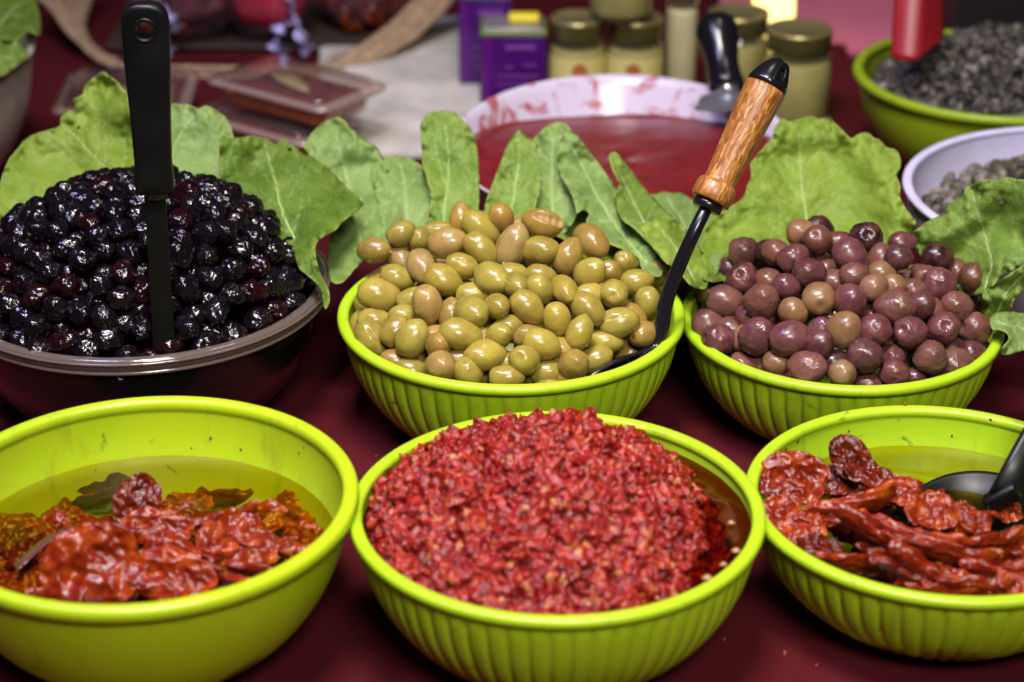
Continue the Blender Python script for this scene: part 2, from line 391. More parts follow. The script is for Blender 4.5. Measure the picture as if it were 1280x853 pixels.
tc = t.n('ShaderNodeTexCoord'); ns_ = t.n('ShaderNodeTexNoise'); ns_.inputs['Scale'].default_value = 300; ns_.inputs['Detail'].default_value = 3; t.l(tc.outputs['Object'], ns_.inputs['Vector'])
mv = t.n('ShaderNodeMix', data_type='VECTOR'); mv.inputs[0].default_value = 0.004; t.l(tc.outputs['Object'], mv.inputs[4]); t.l(ns_.outputs['Color'], mv.inputs[5])
vo = t.n('ShaderNodeTexVoronoi'); vo.inputs['Scale'].default_value = 230; t.l(mv.outputs[1], vo.inputs['Vector'])
sx = t.n('ShaderNodeSeparateColor'); t.l(vo.outputs['Color'], sx.inputs[0])
c = t.ramp(sx.outputs[0], [(0.0, (0.10, 0.004, 0.004)), (0.25, (0.19, 0.007, 0.006)), (0.60, (0.28, 0.012, 0.009)), (0.88, (0.35, 0.026, 0.013)), (0.955, (0.40, 0.065, 0.02)), (0.995, (0.44, 0.18, 0.06))])
t.col(t.mix(t.ramp(t.noise(140, 4), [(0.35, (0.4,) * 3), (0.6, (0, 0, 0))]), c, (0.10, 0.004, 0.004)))
t.bump(t.noise(620, 4, 0.65), 0.45, 0.0012); M['mince'] = t.m
M['chunk'] = chunk_mat('chopped red pepper', 0.20, 0.12)
t = NT('dark dried caper'); t.set(Roughness=0.5); a = t.attr('tint'); t.col(a.outputs['Color']); t.bump(t.noise(900, 3), 0.6, 0.001); M['caper'] = t.m
t = NT('glowing yellow glass'); t.set(Roughness=0.3, Emission_Strength=3.2); t.col((0.7, 0.5, 0.05))  # emission stands in for the bright light on the yellow jar
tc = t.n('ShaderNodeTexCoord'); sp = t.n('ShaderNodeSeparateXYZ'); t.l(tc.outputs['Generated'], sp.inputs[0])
t.b.inputs['Emission Color'].default_value = (1.0, 0.80, 0.34, 1); M['glow_jar'] = t.m
M['teal'] = plain('teal glaze line', (0.02, 0.17, 0.22), 0.3)

# ------------------------------------------------------------------ table (the surface everything stands on)
def build_table():
    xs = np.linspace(-1.6, 1.6, 281); ys = np.linspace(0.55, 3.4, 241)
    V = [(x, y, -0.0030 + 0.0010 * fbm(Vector((x * 5, y * 5, 0.3)), 3) + 0.0014 * max(0, 1 - 3 * abs(noise.noise(Vector((x * 3.1 + y * 1.2, y * 1.3, 2)))) ) ** 2) for y in ys for x in xs]
    nx = len(xs); Fc = [(j * nx + i, j * nx + i + 1, (j + 1) * nx + i + 1, (j + 1) * nx + i) for j in range(len(ys) - 1) for i in range(nx - 1)]
    o = link('table', np_mesh('table', V, Fc), M['cloth'])
    tag(o, 'dark red cloth covering the stall table', None, None, 'structure')
build_table()

# ------------------------------------------------------------------ bowls
def wall_r(s, rb, Rw): return rb + (Rw - rb) * (1 - (1 - min(max(s, 0), 1)) ** 2.1) ** 0.72
class Bowl: pass
def build_bowl(name, label, c, Rr, hb, rb, mat, ribs=62, rim_mat=None, lip=0.0046, cat='bowl', group=None, rimh=0.0075):
    b = Bowl(); b.c = c; b.R = Rr; b.h = hb; b.Rw = Rr - lip; b.rb = rb
    root = thing(name, label, cat, (c[0], c[1], 0), group); b.root = root
    rows = 34; prof = [(rb * 0.02, 0.0032), (rb * 0.86, 0.0032), (rb * 0.90, 0.0004), (rb, 0.0004)]; wt = [0, 0, 0, 0]
    zt = hb - 0.003
    for i in range(1, rows + 1):
        s = i / rows; z = 0.0004 + (zt - 0.0004) * s ** 1.15
        prof.append((wall_r(z / hb, rb, b.Rw), z))
        wt.append(max(0, min(1, (s - 0.02) / 0.10)) * max(0, min(1, (0.93 - s) / 0.06)))
    th = 0.0030
    for i in range(rows, 0, -1):
        s = i / rows; z = 0.0055 + (zt - 0.0055) * s ** 1.15
        prof.append((wall_r(z / hb, rb, b.Rw) - th, z)); wt.append(0)
    prof.append((rb * 0.02, 0.0055)); wt.append(0)
    n = (ribs * 8) if ribs else 160
    def mod(a, i):
        if not ribs or wt[i] <= 0: return 0
        ph = (a * ribs / (2 * math.pi)) % 1.0; d = min(ph, 1 - ph)
        return wt[i] * (-0.0021 * math.exp(-(d / 0.11) ** 2) + 0.0008 * math.sin(math.pi * ph))
    V, Fc = lathe(prof, n, mod); link('wall', np_mesh('wall', V, Fc), mat, root)
    k = 14; rp = []; w2 = (lip + th + 0.0012) / 2; rc = Rr - w2
    for i in range(k):
        a = 2 * math.pi * i / k; ca, sa = math.cos(a), math.sin(a)
        rp.append((rc + w2 * math.copysign(abs(ca) ** 0.75, ca), hb - rimh / 2 + rimh / 2 * math.copysign(abs(sa) ** 0.75, sa)))
    V, Fc = lathe(rp, 200, None, True); link('rim', np_mesh('rim', V, Fc), rim_mat or mat, root)
    if rim_mat:
        for dr, dz_, rr_ in ((-0.0008, -0.0105, 0.0016), (0.0006, -0.0032, 0.0012)):
            V, Fc = lathe([(Rr + dr + rr_ * math.cos(2 * math.pi * i / 8), hb + dz_ + rr_ * math.sin(2 * math.pi * i / 8)) for i in range(8)], 200, None, True)
            link('rim_bead', np_mesh('rim_bead', V, Fc), rim_mat, root)
    b.rin = lambda z: wall_r(z / hb, rb, b.Rw) - th
    return b
BW = {}
BW['A'] = build_bowl('lime_bowl', 'smooth lime bowl of dried tomatoes in clear golden oil, front left', (-0.230, 1.145), 0.1345, 0.105, 0.066, M['lime_smooth'], 0, None, 0.006, rimh=0.0105)
BW['B'] = build_bowl('lime_bowl', 'ribbed lime bowl heaped with chopped red pepper paste', (0.028, 1.1455), 0.130, 0.095, 0.066, M['lime'], 62)
BW['C'] = build_bowl('lime_bowl', 'ribbed lime bowl of dried tomatoes with a black ladle in it', (0.2775, 1.186), 0.127, 0.080, 0.064, M['lime'], 58)
BW['D'] = build_bowl('lime_bowl', 'ribbed lime bowl heaped with green olives', (-0.0006, 1.437), 0.130, 0.095, 0.064, M['lime'], 62)
BW['E'] = build_bowl('lime_bowl', 'ribbed lime bowl heaped with purple and brown olives', (0.248, 1.446), 0.121, 0.085, 0.060, M['lime'], 58)
BW['F'] = build_bowl('clear_bowl', 'large smoky clear plastic bowl full of black olives', (-0.282, 1.471), 0.142, 0.105, 0.075, M['smoky'], 0, M['smoky_rim'], 0.005, rimh=0.010)
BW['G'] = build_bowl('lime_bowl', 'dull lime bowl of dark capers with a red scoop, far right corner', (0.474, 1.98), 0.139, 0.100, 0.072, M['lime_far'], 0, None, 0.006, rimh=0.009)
BW['H'] = build_bowl('white_bowl', 'pale lilac white bowl of grey green pickled capers', (0.483, 1.642), 0.156, 0.110, 0.08, M['white_bowl'], 0, None, 0.004, rimh=0.005)
BW['S'] = build_bowl('white_bowl', 'greyish bowl holding dark green leaves in the far left corner', (-0.613, 1.92), 0.16, 0.14, 0.09, M['grey_bowl'], 0, None, 0.004, rimh=0.006)

def surf_hit(px, py, fz, y0=0.9, y1=2.2):
    """first point where the view ray meets the heap z=fz(x,y); else the closest pass"""
    d = ray(px, py); best = None; bt = None
    for i in range(500):
        Y = y0 + (y1 - y0) * i / 499; p = EYE + d * (Y / d.y); g = p.z - fz(p.x, p.y)
        if g <= 0: return p
        if best is None or g < best: best, bt = g, p
    return bt
def frame_from(axis, up):
    x = axis.normalized(); z = (up - x * up.dot(x)).normalized(); y = z.cross(x)
    return Matrix((x, y, z)).transposed()

# ------------------------------------------------------------------ leaves
def tps(ctrl):
    P = np.array([(c[0], c[1]) for c in ctrl], float) / 100; Y = np.array([c[2] for c in ctrl]); n = len(P)
    def U(r2): return np.where(r2 > 1e-12, r2 * np.log(np.maximum(r2, 1e-12)), 0)
    D = ((P[:, None] - P[None]) ** 2).sum(-1)
    A = np.zeros((n + 3, n + 3)); A[:n, :n] = U(D) + np.eye(n) * 0.02; A[:n, n] = 1; A[:n, n + 1:] = P; A[n, :n] = 1; A[n + 1:, :n] = P.T
    s = np.linalg.lstsq(A, np.r_[Y, 0, 0, 0], rcond=None)[0]
    def f(q):
        q = np.asarray(q, float) / 100; d = ((q[:, None] - P[None]) ** 2).sum(-1)
        return U(d) @ s[:n] + s[n] + q @ s[n + 1:]
    return f
def seg_d(Q, a, b):
    a, b = np.array(a, float), np.array(b, float); ab = b - a
    t = np.clip(((Q - a) @ ab) / max(ab @ ab, 1e-9), 0, 1); return np.hypot(*(Q - a - t[:, None] * ab).T), t
def inside(poly, q):
    x, y = q; c = False; n = len(poly); j = n - 1
    for i in range(n):
        xi, yi = poly[i]; xj, yj = poly[j]
        if (yi > y) != (yj > y) and x < (xj - xi) * (y - yi) / (yj - yi) + xi: c = not c
        j = i
    return c
def build_leaf(label, outline, mid, ctrl, mat, seed, cup=0.006, rip=0.012, spacing=3.0, nv=4, jag=0.8, holes=()):
    rl = random.Random(seed)
    O = spline(outline, 2.4)
    O = [np.array(p) + jag * np.array([noise.noise(Vector((p[0] * .11, p[1] * .11, seed))), noise.noise(Vector((p[0] * .11, p[1] * .11, seed + 9)))])
         + 0.35 * jag * np.array([noise.noise(Vector((p[0] * .5, p[1] * .5, seed))), noise.noise(Vector((p[0] * .5, p[1] * .5, seed + 5)))]) for p in O]
    poly = [(float(p[0]), float(p[1])) for p in O]
    xs = [p[0] for p in poly]; ys = [p[1] for p in poly]
    pts = list(poly); n0 = len(poly)
    OA = np.array(poly)
    gx = np.arange(min(xs), max(xs), spacing); gy = np.arange(min(ys), max(ys), spacing)
    for j, y in enumerate(gy):
        for x in gx:
            q = (x + (j % 2) * spacing / 2, y)
            if inside(poly, q) and np.min(((OA - q) ** 2).sum(1)) > (spacing * 0.55) ** 2: pts.append(q)
    for h in holes:
        hp = [(h[0] + h[2] * math.cos(a) * rl.uniform(.7, 1.2), h[1] + h[2] * .7 * math.sin(a) * rl.uniform(.7, 1.2)) for a in np.linspace(0, 2 * math.pi, 9)[:-1]]
        pts = [q for q in pts if not inside(hp, q)] + hp
    res = delaunay_2d_cdt([Vector(p) for p in pts], [], [list(range(n0))], 1, 1e-5)
    Q = np.array([v[:] for v in res[0]]); Fc = [tuple(f) for f in res[2]]
    for h in holes:
        Fc = [f for f in Fc if sum(((np.mean([Q[i] for i in f], 0) - np.array(h[:2])) / np.array([1, .7])) ** 2) > (h[2] * .85) ** 2]
    # veins
    segs = []; M_ = spline(mid, 4.0, False); L = sum(np.linalg.norm(M_[i + 1] - M_[i]) for i in range(len(M_) - 1))
    for i in range(len(M_) - 1): segs.append((M_[i], M_[i + 1], 1.9 - 1.2 * i / len(M_), 1.9 - 1.2 * (i + 1) / len(M_), 1.0))
    for side in (-1, 1):
        for k in range(nv):
            u = (k + 0.35 + 0.3 * rl.random()) / (nv + 0.3) * 0.88; i = min(int(u * (len(M_) - 1)), len(M_) - 2)
            vs = rl.uniform(0.35, 1.0); p = np.array(M_[i], float); tdir = M_[i + 1] - M_[i]; a = math.atan2(tdir[1], tdir[0]) + side * rl.uniform(0.45, 1.05)
            for s_ in range(26):
                a -= side * 0.022 + 0.10 * noise.noise(Vector((s_ * .35, k * 3.3, seed + side))); q = p + 4.2 * np.array([math.cos(a), math.sin(a)])
                if not inside(poly, q): break
                wd = 1.0 - 0.03 * s_; segs.append((p, q, wd, wd - 0.035, (0.80 - 0.02 * s_) * vs))
                if s_ in (7, 13) or (s_ == 4 and k % 2):
                    a2 = a + side * 0.6 * (1 if s_ != 13 else -1); pp = q.copy()
                    for s2 in range(10):
                        a2 -= side * 0.03; qq = pp + 3.6 * np.array([math.cos(a2), math.sin(a2)])
                        if not inside(poly, qq): break
                        segs.append((pp, qq, 0.7, 0.6, 0.50 - 0.03 * s2)); pp = qq
                p = q
    vein = np.zeros(len(Q)); dmin = np.full(len(Q), 1e9)
    for a, b, w0, w1, st in segs:
        d, t = seg_d(Q, a, b); wd = w0 + (w1 - w0) * t
        vein = np.maximum(vein, st * np.exp(-(d / (wd * 0.95)) ** 2)); dmin = np.minimum(dmin, d)
    dm = np.full(len(Q), 1e9)
    for i in range(len(M_) - 1): dm = np.minimum(dm, seg_d(Q, M_[i], M_[i + 1])[0])
    de = np.sqrt(((Q[:, None] - OA[None, ::2]) ** 2).sum(-1).min(1)) if len(Q) * len(OA) < 6e6 else np.array([np.sqrt(((OA - q) ** 2).sum(1).min()) for q in Q])
    Y = tps(ctrl)(Q)
    Y = Y - cup * (dm / 60) ** 1.6                                              # sides of the blade come forward
    puck = np.minimum(dmin, 12) / 12
    Y = Y - 0.0016 * puck                                                      # puffed between the veins
    wave = np.array([noise.noise(Vector((q[0] * .022, q[1] * .022, seed * 3.1))) for q in Q])
    fine = np.array([fbm(Vector((q[0] * .075, q[1] * .075, seed * 1.7))) for q in Q])
    edge = np.exp(-de / 16)
    Y = Y + rip * wave * 1.5 + 0.0013 * fine + edge * 0.0065 * np.array([noise.noise(Vector((q[0] * .13, q[1] * .13, seed + 71))) for q in Q]) + edge * rip * 0.9 * np.array([noise.noise(Vector((q[0] * .06, q[1] * .06, seed + 40))) for q in Q])
    V = [at_y(q[0], q[1], y) for q, y in zip(Q, Y)]
    base = Vector((float(np.mean([v.x for v in V])), min(v.y for v in V), min(v.z for v in V)))
    root = thing('lettuce_leaf', label, 'leaf', base, 'lettuce leaves round the bowls')
    me = np_mesh('blade', [v - base for v in V], Fc); o = link('blade', me, M[mat], root)
    for nm, arr in (('vein', np.clip(vein, 0, 1)), ('edge', np.exp(-de / 2.2))):
        at = me.attributes.new(nm, 'FLOAT', 'POINT'); at.data.foreach_set('value', arr.astype(np.float32))
    so = o.modifiers.new('thick', 'SOLIDIFY'); so.thickness = 0.0007; so.offset = 0
    # midrib, a tapered rib lying in the blade
    MP = []
    for q in M_:
        i = int(((Q - q) ** 2).sum(1).argmin()); MP.append(V[i] - base + (EYE - V[i]).normalized() * 0.0002)
    MP = [Vector(p) for p in spline([tuple(p) for p in MP[::2]] if len(MP) > 5 else [tuple(p) for p in MP], 0.003, False)]
    rad = [0.0010 - 0.0008 * i / len(MP) for i in range(len(MP))]
    v, f = tube(MP, rad, 8); link('midrib', np_mesh('midrib', v, f), M['rib'], root)
    return root

LEAVES = [
 ('yellowish leaf with a torn pointed top behind the black olives, left of the black spatula',
  [(-30, 250), (-18, 236), (0, 228), (3, 218), (10, 202), (20, 188), (32, 175), (44, 168), (60, 163), (74, 158), (76, 148), (82, 142), (89, 138), (96, 143), (94, 134), (91, 126), (98, 121), (104, 117), (106, 108), (116, 98), (128, 90), (137, 96), (146, 102), (155, 112), (163, 122), (175, 150), (180, 200), (178, 245), (120, 262), (60, 275), (0, 280)],
  [(150, 240), (134, 214), (112, 190), (95, 170), (78, 160)], [(0, 240, 1.585), (80, 160, 1.64), (130, 92, 1.665), (175, 150, 1.62), (150, 250, 1.565), (60, 270, 1.57)], 'leaf_lime', 3, 4, ((98, 160, 3.0),)),
 ('broad pale leaf behind the black olives, right of the black spatula',
  [(168, 140), (190, 132), (211, 130), (235, 131), (247, 136), (259, 133), (275, 141), (286, 152), (291, 168), (294, 200), (290, 255), (240, 268), (190, 258), (170, 215)],
  [(205, 235), (213, 197), (226, 168), (238, 150), (252, 139)], [(170, 140, 1.655), (259, 133, 1.66), (290, 190, 1.625), (285, 260, 1.58), (180, 250, 1.57)], 'leaf_pale', 5, 4, ()),
 ('dark green leaf draped over the right rim of the clear bowl',
  [(275, 173), (288, 173), (302, 172), (313, 170), (322, 171), (335, 175), (346, 180), (351, 173), (358, 176), (366, 182), (380, 193), (392, 199), (403, 206), (416, 217), (427, 228), (440, 240), (454, 256), (444, 266), (430, 276), (417, 290), (398, 301), (395, 318), (400, 341), (410, 361), (412, 378), (406, 386), (402, 368), (396, 356), (386, 346), (374, 336), (368, 320), (362, 306), (345, 300), (320, 290), (296, 276), (281, 255), (276, 215)],
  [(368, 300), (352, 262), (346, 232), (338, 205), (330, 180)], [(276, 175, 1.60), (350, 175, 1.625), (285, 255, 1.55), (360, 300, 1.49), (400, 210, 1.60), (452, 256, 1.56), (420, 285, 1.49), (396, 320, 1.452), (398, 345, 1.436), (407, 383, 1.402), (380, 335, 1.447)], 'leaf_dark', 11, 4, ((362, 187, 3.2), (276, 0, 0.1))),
 ('veined pale leaf standing between the black and the green olives',
  [(380, 182), (386, 172), (392, 164), (405, 153), (420, 147), (432, 152), (437, 161), (444, 165), (455, 175), (467, 181), (479, 198), (492, 230), (502, 262), (508, 290), (480, 310), (450, 330), (430, 352), (414, 352), (410, 325), (414, 290), (425, 265), (410, 235), (392, 205)],
  [(455, 325), (448, 290), (440, 250), (430, 210), (420, 170)], [(383, 180, 1.655), (425, 150, 1.665), (479, 198, 1.645), (505, 285, 1.565), (425, 345, 1.485), (415, 290, 1.56)], 'leaf_pale', 17, 5, ()),
 ('low pale leaf tucked behind the narrow upright leaf at the green olives',
  [(464, 205), (472, 198), (482, 196), (495, 195), (511, 198), (528, 208), (538, 225), (548, 255), (548, 292), (505, 302), (480, 285), (470, 245)],
  [(508, 298), (508, 260), (505, 230), (500, 205)], [(470, 200, 1.64), (530, 208, 1.64), (540, 290, 1.565), (490, 295, 1.55)], 'leaf_pale', 23, 3, ()),
 ('narrow upright leaf with rounded top behind the middle of the green olives',
  [(526, 157), (534, 143), (548, 139), (565, 140), (576, 148), (588, 161), (595, 178), (598, 202), (599, 235), (598, 262), (590, 285), (560, 298), (532, 294), (536, 270), (538, 250), (533, 222), (529, 208), (527, 178)],
  [(552, 292), (556, 260), (560, 225), (561, 190), (556, 152)], [(527, 160, 1.645), (590, 165, 1.645), (560, 140, 1.655), (598, 262, 1.565), (535, 290, 1.548)], 'leaf', 29, 5, ()),
 ('folded upright leaf with a pointed tip, left of the bitten olive',
  [(600, 285), (605, 262), (608, 250), (615, 232), (625, 205), (635, 181), (647, 164), (657, 170), (669, 178), (670, 190), (671, 198), (675, 205), (676, 225), (672, 250), (660, 278), (640, 292), (615, 296)],
  [(634, 286), (640, 258), (645, 230), (648, 200), (648, 172)], [(608, 255, 1.575), (647, 165, 1.64), (670, 195, 1.615), (670, 260, 1.56), (620, 290, 1.552)], 'leaf', 31, 4, ()),
 ('bluish green leaf half hidden behind the folded pointed leaf',
  [(664, 182), (672, 168), (686, 157), (699, 153), (712, 160), (722, 185), (726, 215), (725, 245), (718, 275), (700, 295), (672, 290), (660, 262), (658, 220)],
  [(692, 288), (690, 250), (690, 215), (692, 170)], [(668, 172, 1.655), (700, 155, 1.66), (722, 215, 1.63), (715, 275, 1.57), (668, 285, 1.57)], 'leaf_pale', 37, 4, ()),
 ('leaf coloured dark for shading, deep in the gap right of the bitten olive',  # dark green material stands in for shading on the leaf here
  [(684, 246), (700, 236), (722, 234), (744, 250), (766, 285), (776, 318), (750, 322), (716, 306), (690, 288)],
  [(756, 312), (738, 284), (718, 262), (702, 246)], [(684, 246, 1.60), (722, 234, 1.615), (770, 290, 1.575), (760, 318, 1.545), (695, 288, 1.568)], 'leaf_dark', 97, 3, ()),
 ('large pale leaf bending over the right side of the green olives',
  [(696, 204), (697, 190), (701, 176), (708, 164), (719, 168), (728, 178), (736, 188), (756, 215), (770, 236), (778, 262), (796, 286), (814, 308), (828, 324), (826, 345), (812, 344), (801, 334), (797, 322), (780, 313), (766, 307), (754, 300), (744, 289), (733, 277), (736, 267), (728, 263), (721, 267), (716, 247), (704, 226)],
  [(808, 330), (782, 298), (758, 264), (735, 225), (713, 178)], [(700, 180, 1.635), (720, 170, 1.64), (768, 235, 1.61), (722, 265, 1.552), (754, 300, 1.520), (800, 330, 1.478), (825, 330, 1.485)], 'leaf_pale', 41, 5, ((776, 302, 1.4),)),
 ('slender leaf with a curled tip in front of the red paste dish',
  [(761, 195), (768, 190), (774, 195), (780, 202), (790, 215), (803, 232), (826, 258), (842, 275), (846, 305), (834, 326), (822, 318), (810, 304), (794, 287), (780, 277), (772, 264), (768, 245), (774, 230), (765, 212)],
  [(824, 310), (808, 285), (792, 255), (778, 225), (768, 200)], [(764, 195, 1.622), (800, 230, 1.605), (842, 285, 1.54), (826, 320, 1.480), (775, 268, 1.548)], 'leaf', 43, 4, ()),
 ('bright lime leaf behind the black shaft of the wooden handled ladle',
  [(797, 288), (802, 282), (808, 278), (816, 276), (823, 271), (834, 270), (848, 277), (860, 289), (873, 307), (884, 330), (886, 350), (880, 362), (862, 356), (848, 338), (834, 330), (826, 322), (812, 306)],
  [(868, 350), (852, 322), (836, 300), (820, 280)], [(800, 285, 1.522), (834, 271, 1.545), (873, 307, 1.515), (880, 358, 1.452), (828, 322, 1.468)], 'leaf_lime', 47, 4, ()),
 ('pale leaf with wavy top between the slender leaf and the broad leaf',
  [(798, 262), (806, 250), (812, 244), (822, 243), (830, 240), (842, 242), (851, 241), (866, 250), (890, 262), (908, 290), (900, 335), (880, 345), (850, 310), (820, 285)],
  [(880, 330), (862, 295), (845, 265), (832, 245)], [(805, 252, 1.61), (850, 241, 1.62), (905, 290, 1.57), (885, 340, 1.49), (825, 285, 1.56)], 'leaf_pale', 53, 4, ()),
 ('broad fan shaped leaf standing behind the purple olives',
  [(872, 320), (880, 292), (892, 272), (908, 262), (929, 247), (934, 232), (939, 221), (938, 208), (943, 198), (955, 184), (965, 172), (970, 158), (978, 148), (986, 152), (995, 150), (1004, 147), (1014, 145), (1024, 149), (1032, 148), (1041, 152), (1048, 158), (1056, 166), (1064, 173), (1074, 168), (1085, 166), (1093, 173), (1100, 175), (1108, 184), (1119, 187), (1125, 197), (1126, 208), (1121, 220), (1125, 232), (1125, 246), (1131, 258), (1139, 270), (1145, 279), (1138, 292), (1120, 320), (1060, 335), (990, 340), (930, 350), (888, 352), (878, 345)],
  [(1012, 325), (1007, 270), (1003, 235), (1000, 200), (998, 165)], [(880, 300, 1.545), (940, 215, 1.60), (980, 150, 1.645), (1060, 170, 1.64), (1120, 190, 1.615), (1143, 280, 1.555), (1100, 320, 1.545), (1000, 330, 1.545), (885, 350, 1.485)], 'leaf_lime', 59, 6, ()),
 ('crumpled dark leaf standing at the right of the purple olives',
  [(1140, 293), (1148, 285), (1157, 279), (1170, 272), (1185, 268), (1181, 262), (1186, 255), (1192, 252), (1202, 247), (1205, 240), (1207, 235), (1217, 231), (1224, 227), (1230, 225), (1245, 225), (1260, 222), (1280, 225), (1300, 222), (1312, 270), (1312, 330), (1290, 332), (1270, 336), (1252, 346), (1240, 359), (1230, 368), (1205, 368), (1170, 345), (1150, 318)],
  [(1230, 362), (1240, 330), (1232, 298), (1222, 265), (1215, 236)], [(1142, 292, 1.515), (1185, 262, 1.515), (1230, 225, 1.50), (1300, 222, 1.485), (1300, 320, 1.455), (1235, 365, 1.452), (1170, 340, 1.505)], 'leaf', 61, 5, ((1252, 252, 3.2),)),
 ('small shaded leaf hanging under the crumpled dark leaf, right edge',
  [(1228, 366), (1240, 358), (1252, 350), (1266, 340), (1290, 326), (1306, 330), (1304, 356), (1282, 362), (1268, 376), (1262, 392), (1250, 398), (1236, 392)],
  [(1246, 392), (1256, 370), (1272, 350), (1290, 335)], [(1230, 368, 1.446), (1300, 330, 1.450), (1260, 392, 1.435), (1280, 362, 1.44)], 'leaf', 67, 3, ()),
 ('small leaf curling over the right rim of the purple olive bowl',
  [(1236, 398), (1241, 394), (1247, 391), (1262, 390), (1280, 392), (1305, 391), (1306, 436), (1285, 437), (1272, 441), (1254, 444), (1252, 436), (1260, 426), (1259, 418), (1250, 413), (1241, 412)],
  [(1246, 404), (1264, 408), (1282, 412), (1300, 414)], [(1237, 399, 1.424), (1262, 390, 1.436), (1300, 392, 1.44), (1300, 436, 1.388), (1256, 442, 1.384), (1250, 413, 1.405)], 'leaf_pale', 71, 3, ()),
 ('dark leaf at the top of the greyish bowl in the far left corner',
  [(-40, -20), (0, -18), (30, -15), (42, -5), (50, 22), (50, 44), (36, 40), (20, 52), (0, 50), (-30, 60)],
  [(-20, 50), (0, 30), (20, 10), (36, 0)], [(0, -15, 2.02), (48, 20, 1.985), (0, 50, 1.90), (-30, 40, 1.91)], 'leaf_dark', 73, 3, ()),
 ('paler leaf lying low in the greyish bowl in the far left corner',
  [(-40, 40), (-10, 44), (12, 48), (28, 58), (36, 70), (24, 80), (8, 92), (-10, 98), (-40, 104)],
  [(-30, 80), (0, 74), (30, 70)], [(-30, 45, 1.90), (20, 50, 1.90), (30, 75, 1.875), (0, 100, 1.825), (-30, 105, 1.81)], 'leaf', 79, 3, ()),
]
for (lab, outl, mid, ctrl, mt, sd, nv, holes) in LEAVES:
    build_leaf(lab, outl, mid, ctrl, mt, sd, nv=nv, holes=[h for h in holes if h[1] > 5])

# ------------------------------------------------------------------ olive meshes
def olive_mesh(name, asp, seed, nip=0.05, dimple=0.10, lump=0.05, res=(30, 22), slit=None, wrinkle=0.0, mat=None):
    """unit olive: half width 1 across, long axis X, blossom tip at +X, stem dimple at -X"""
    ns, nr = res; V = []; Fc = []
    for i in range(nr + 1):
        th = math.pi * i / nr; x = -math.cos(th); r = math.sin(th) ** 0.96 * (1 - 0.06 * x)
        xx = x * asp
        xx += nip * max(0, x) ** 26 * asp - (-dimple) * 0 + dimple * asp * math.exp(-((math.pi - (math.pi - th)) / 0.24) ** 2)
        for k in range(ns):
            a = 2 * math.pi * k / ns; d = Vector((x, r * math.cos(a), r * math.sin(a)))
            s = 1 + lump * noise.noise(d * 1.1 + Vector((seed * 7.3, 0, 0))) + lump * 0.35 * noise.noise(d * 2.6 + Vector((seed * 3.3, 5, 0)))
            if wrinkle:
                q = d * 2.3 + Vector((seed * 5.1, 1, 2)); q = q + Vector((noise.noise(q * 1.3), noise.noise(q * 1.3 + Vector((9, 0, 0))), noise.noise(q * 1.3 + Vector((0, 9, 0))))) * 0.6
                rdg = 1 - abs(noise.noise(q * 1.5)) * 2; rd2 = 1 - abs(noise.noise(q * 3.4 + Vector((3, 3, 3)))) * 2
                s += wrinkle * (0.8 * rdg ** 3 if rdg > 0 else 0) * 0.9 + wrinkle * 0.18 * (rd2 ** 2 if rd2 > 0 else 0) - wrinkle * 0.5
            if slit is not None:
                da = (a - slit + math.pi) % (2 * math.pi) - math.pi
                if abs(x) < 0.55: s -= 0.16 * math.exp(-(da * r / 0.055) ** 2) * min(1, (0.55 - abs(x)) / 0.2)
            V.append((xx * s if 0 else xx * (1 + (s - 1) * 0.6), r * math.cos(a) * s, r * math.sin(a) * s))
    for i in range(nr):
        for k in range(ns):
            k2 = (k + 1) % ns; Fc.append((i * ns + k, (i + 1) * ns + k, (i + 1) * ns + k2, i * ns + k2))
    me = np_mesh(name, V, Fc); bm = bmesh.new(); bm.from_mesh(me); bmesh.ops.remove_doubles(bm, verts=bm.verts, dist=1e-5)
    bm.to_mesh(me); bm.free(); me.shade_smooth()
    if mat: me.materials.append(mat)
    return me
GO = [olive_mesh('green_olive', 1.36 + 0.04 * (i - 2), i, nip=0.05 + 0.02 * (i % 3), dimple=0.06 + 0.05 * (i % 2), lump=0.05 + 0.012 * i, mat=M['green_olive']) for i in range(6)]
GO_SLIT = [olive_mesh('green_olive', 1.38, 20 + i, slit=s, res=(90, 30), lump=0.07, mat=M['green_olive']) for i, s in enumerate((1.5, 1.9))]
PO = [olive_mesh('purple_olive', 1.10 + 0.05 * (i % 3), 40 + i, nip=0.02, dimple=0.13 if i % 2 else 0.05, lump=0.08, mat=M['purple_olive']) for i in range(6)]
PO_W = [olive_mesh('purple_olive', 1.08 + 0.06 * i, 60 + i, nip=0.01, dimple=0.2, lump=0.12, res=(64, 44), wrinkle=0.055, mat=M['purple_olive']) for i in range(3)]
BO = [olive_mesh('black_olive', 1.14 + 0.06 * (i % 4), 80 + i, nip=0.0, dimple=0.12, lump=0.24, res=(60, 44), wrinkle=0.12, mat=M['black_olive']) for i in range(8)]

def relax(pos, tgt, rad, iters=60, keep=0.06, floor=None, pin=None):
    P = np.array(pos, float); T = np.array(tgt, float); rd = np.array(rad)
    for _ in range(iters):
        D = P[:, None] - P[None]; L = np.linalg.norm(D, axis=-1) + 1e-9; mn = (rd[:, None] + rd[None]); np.fill_diagonal(L, 9)
        ov = np.maximum(0, mn - L) * 0.25; P = P + (D / L[..., None] * ov[..., None]).sum(1)
        P += (T - P) * keep
    return P

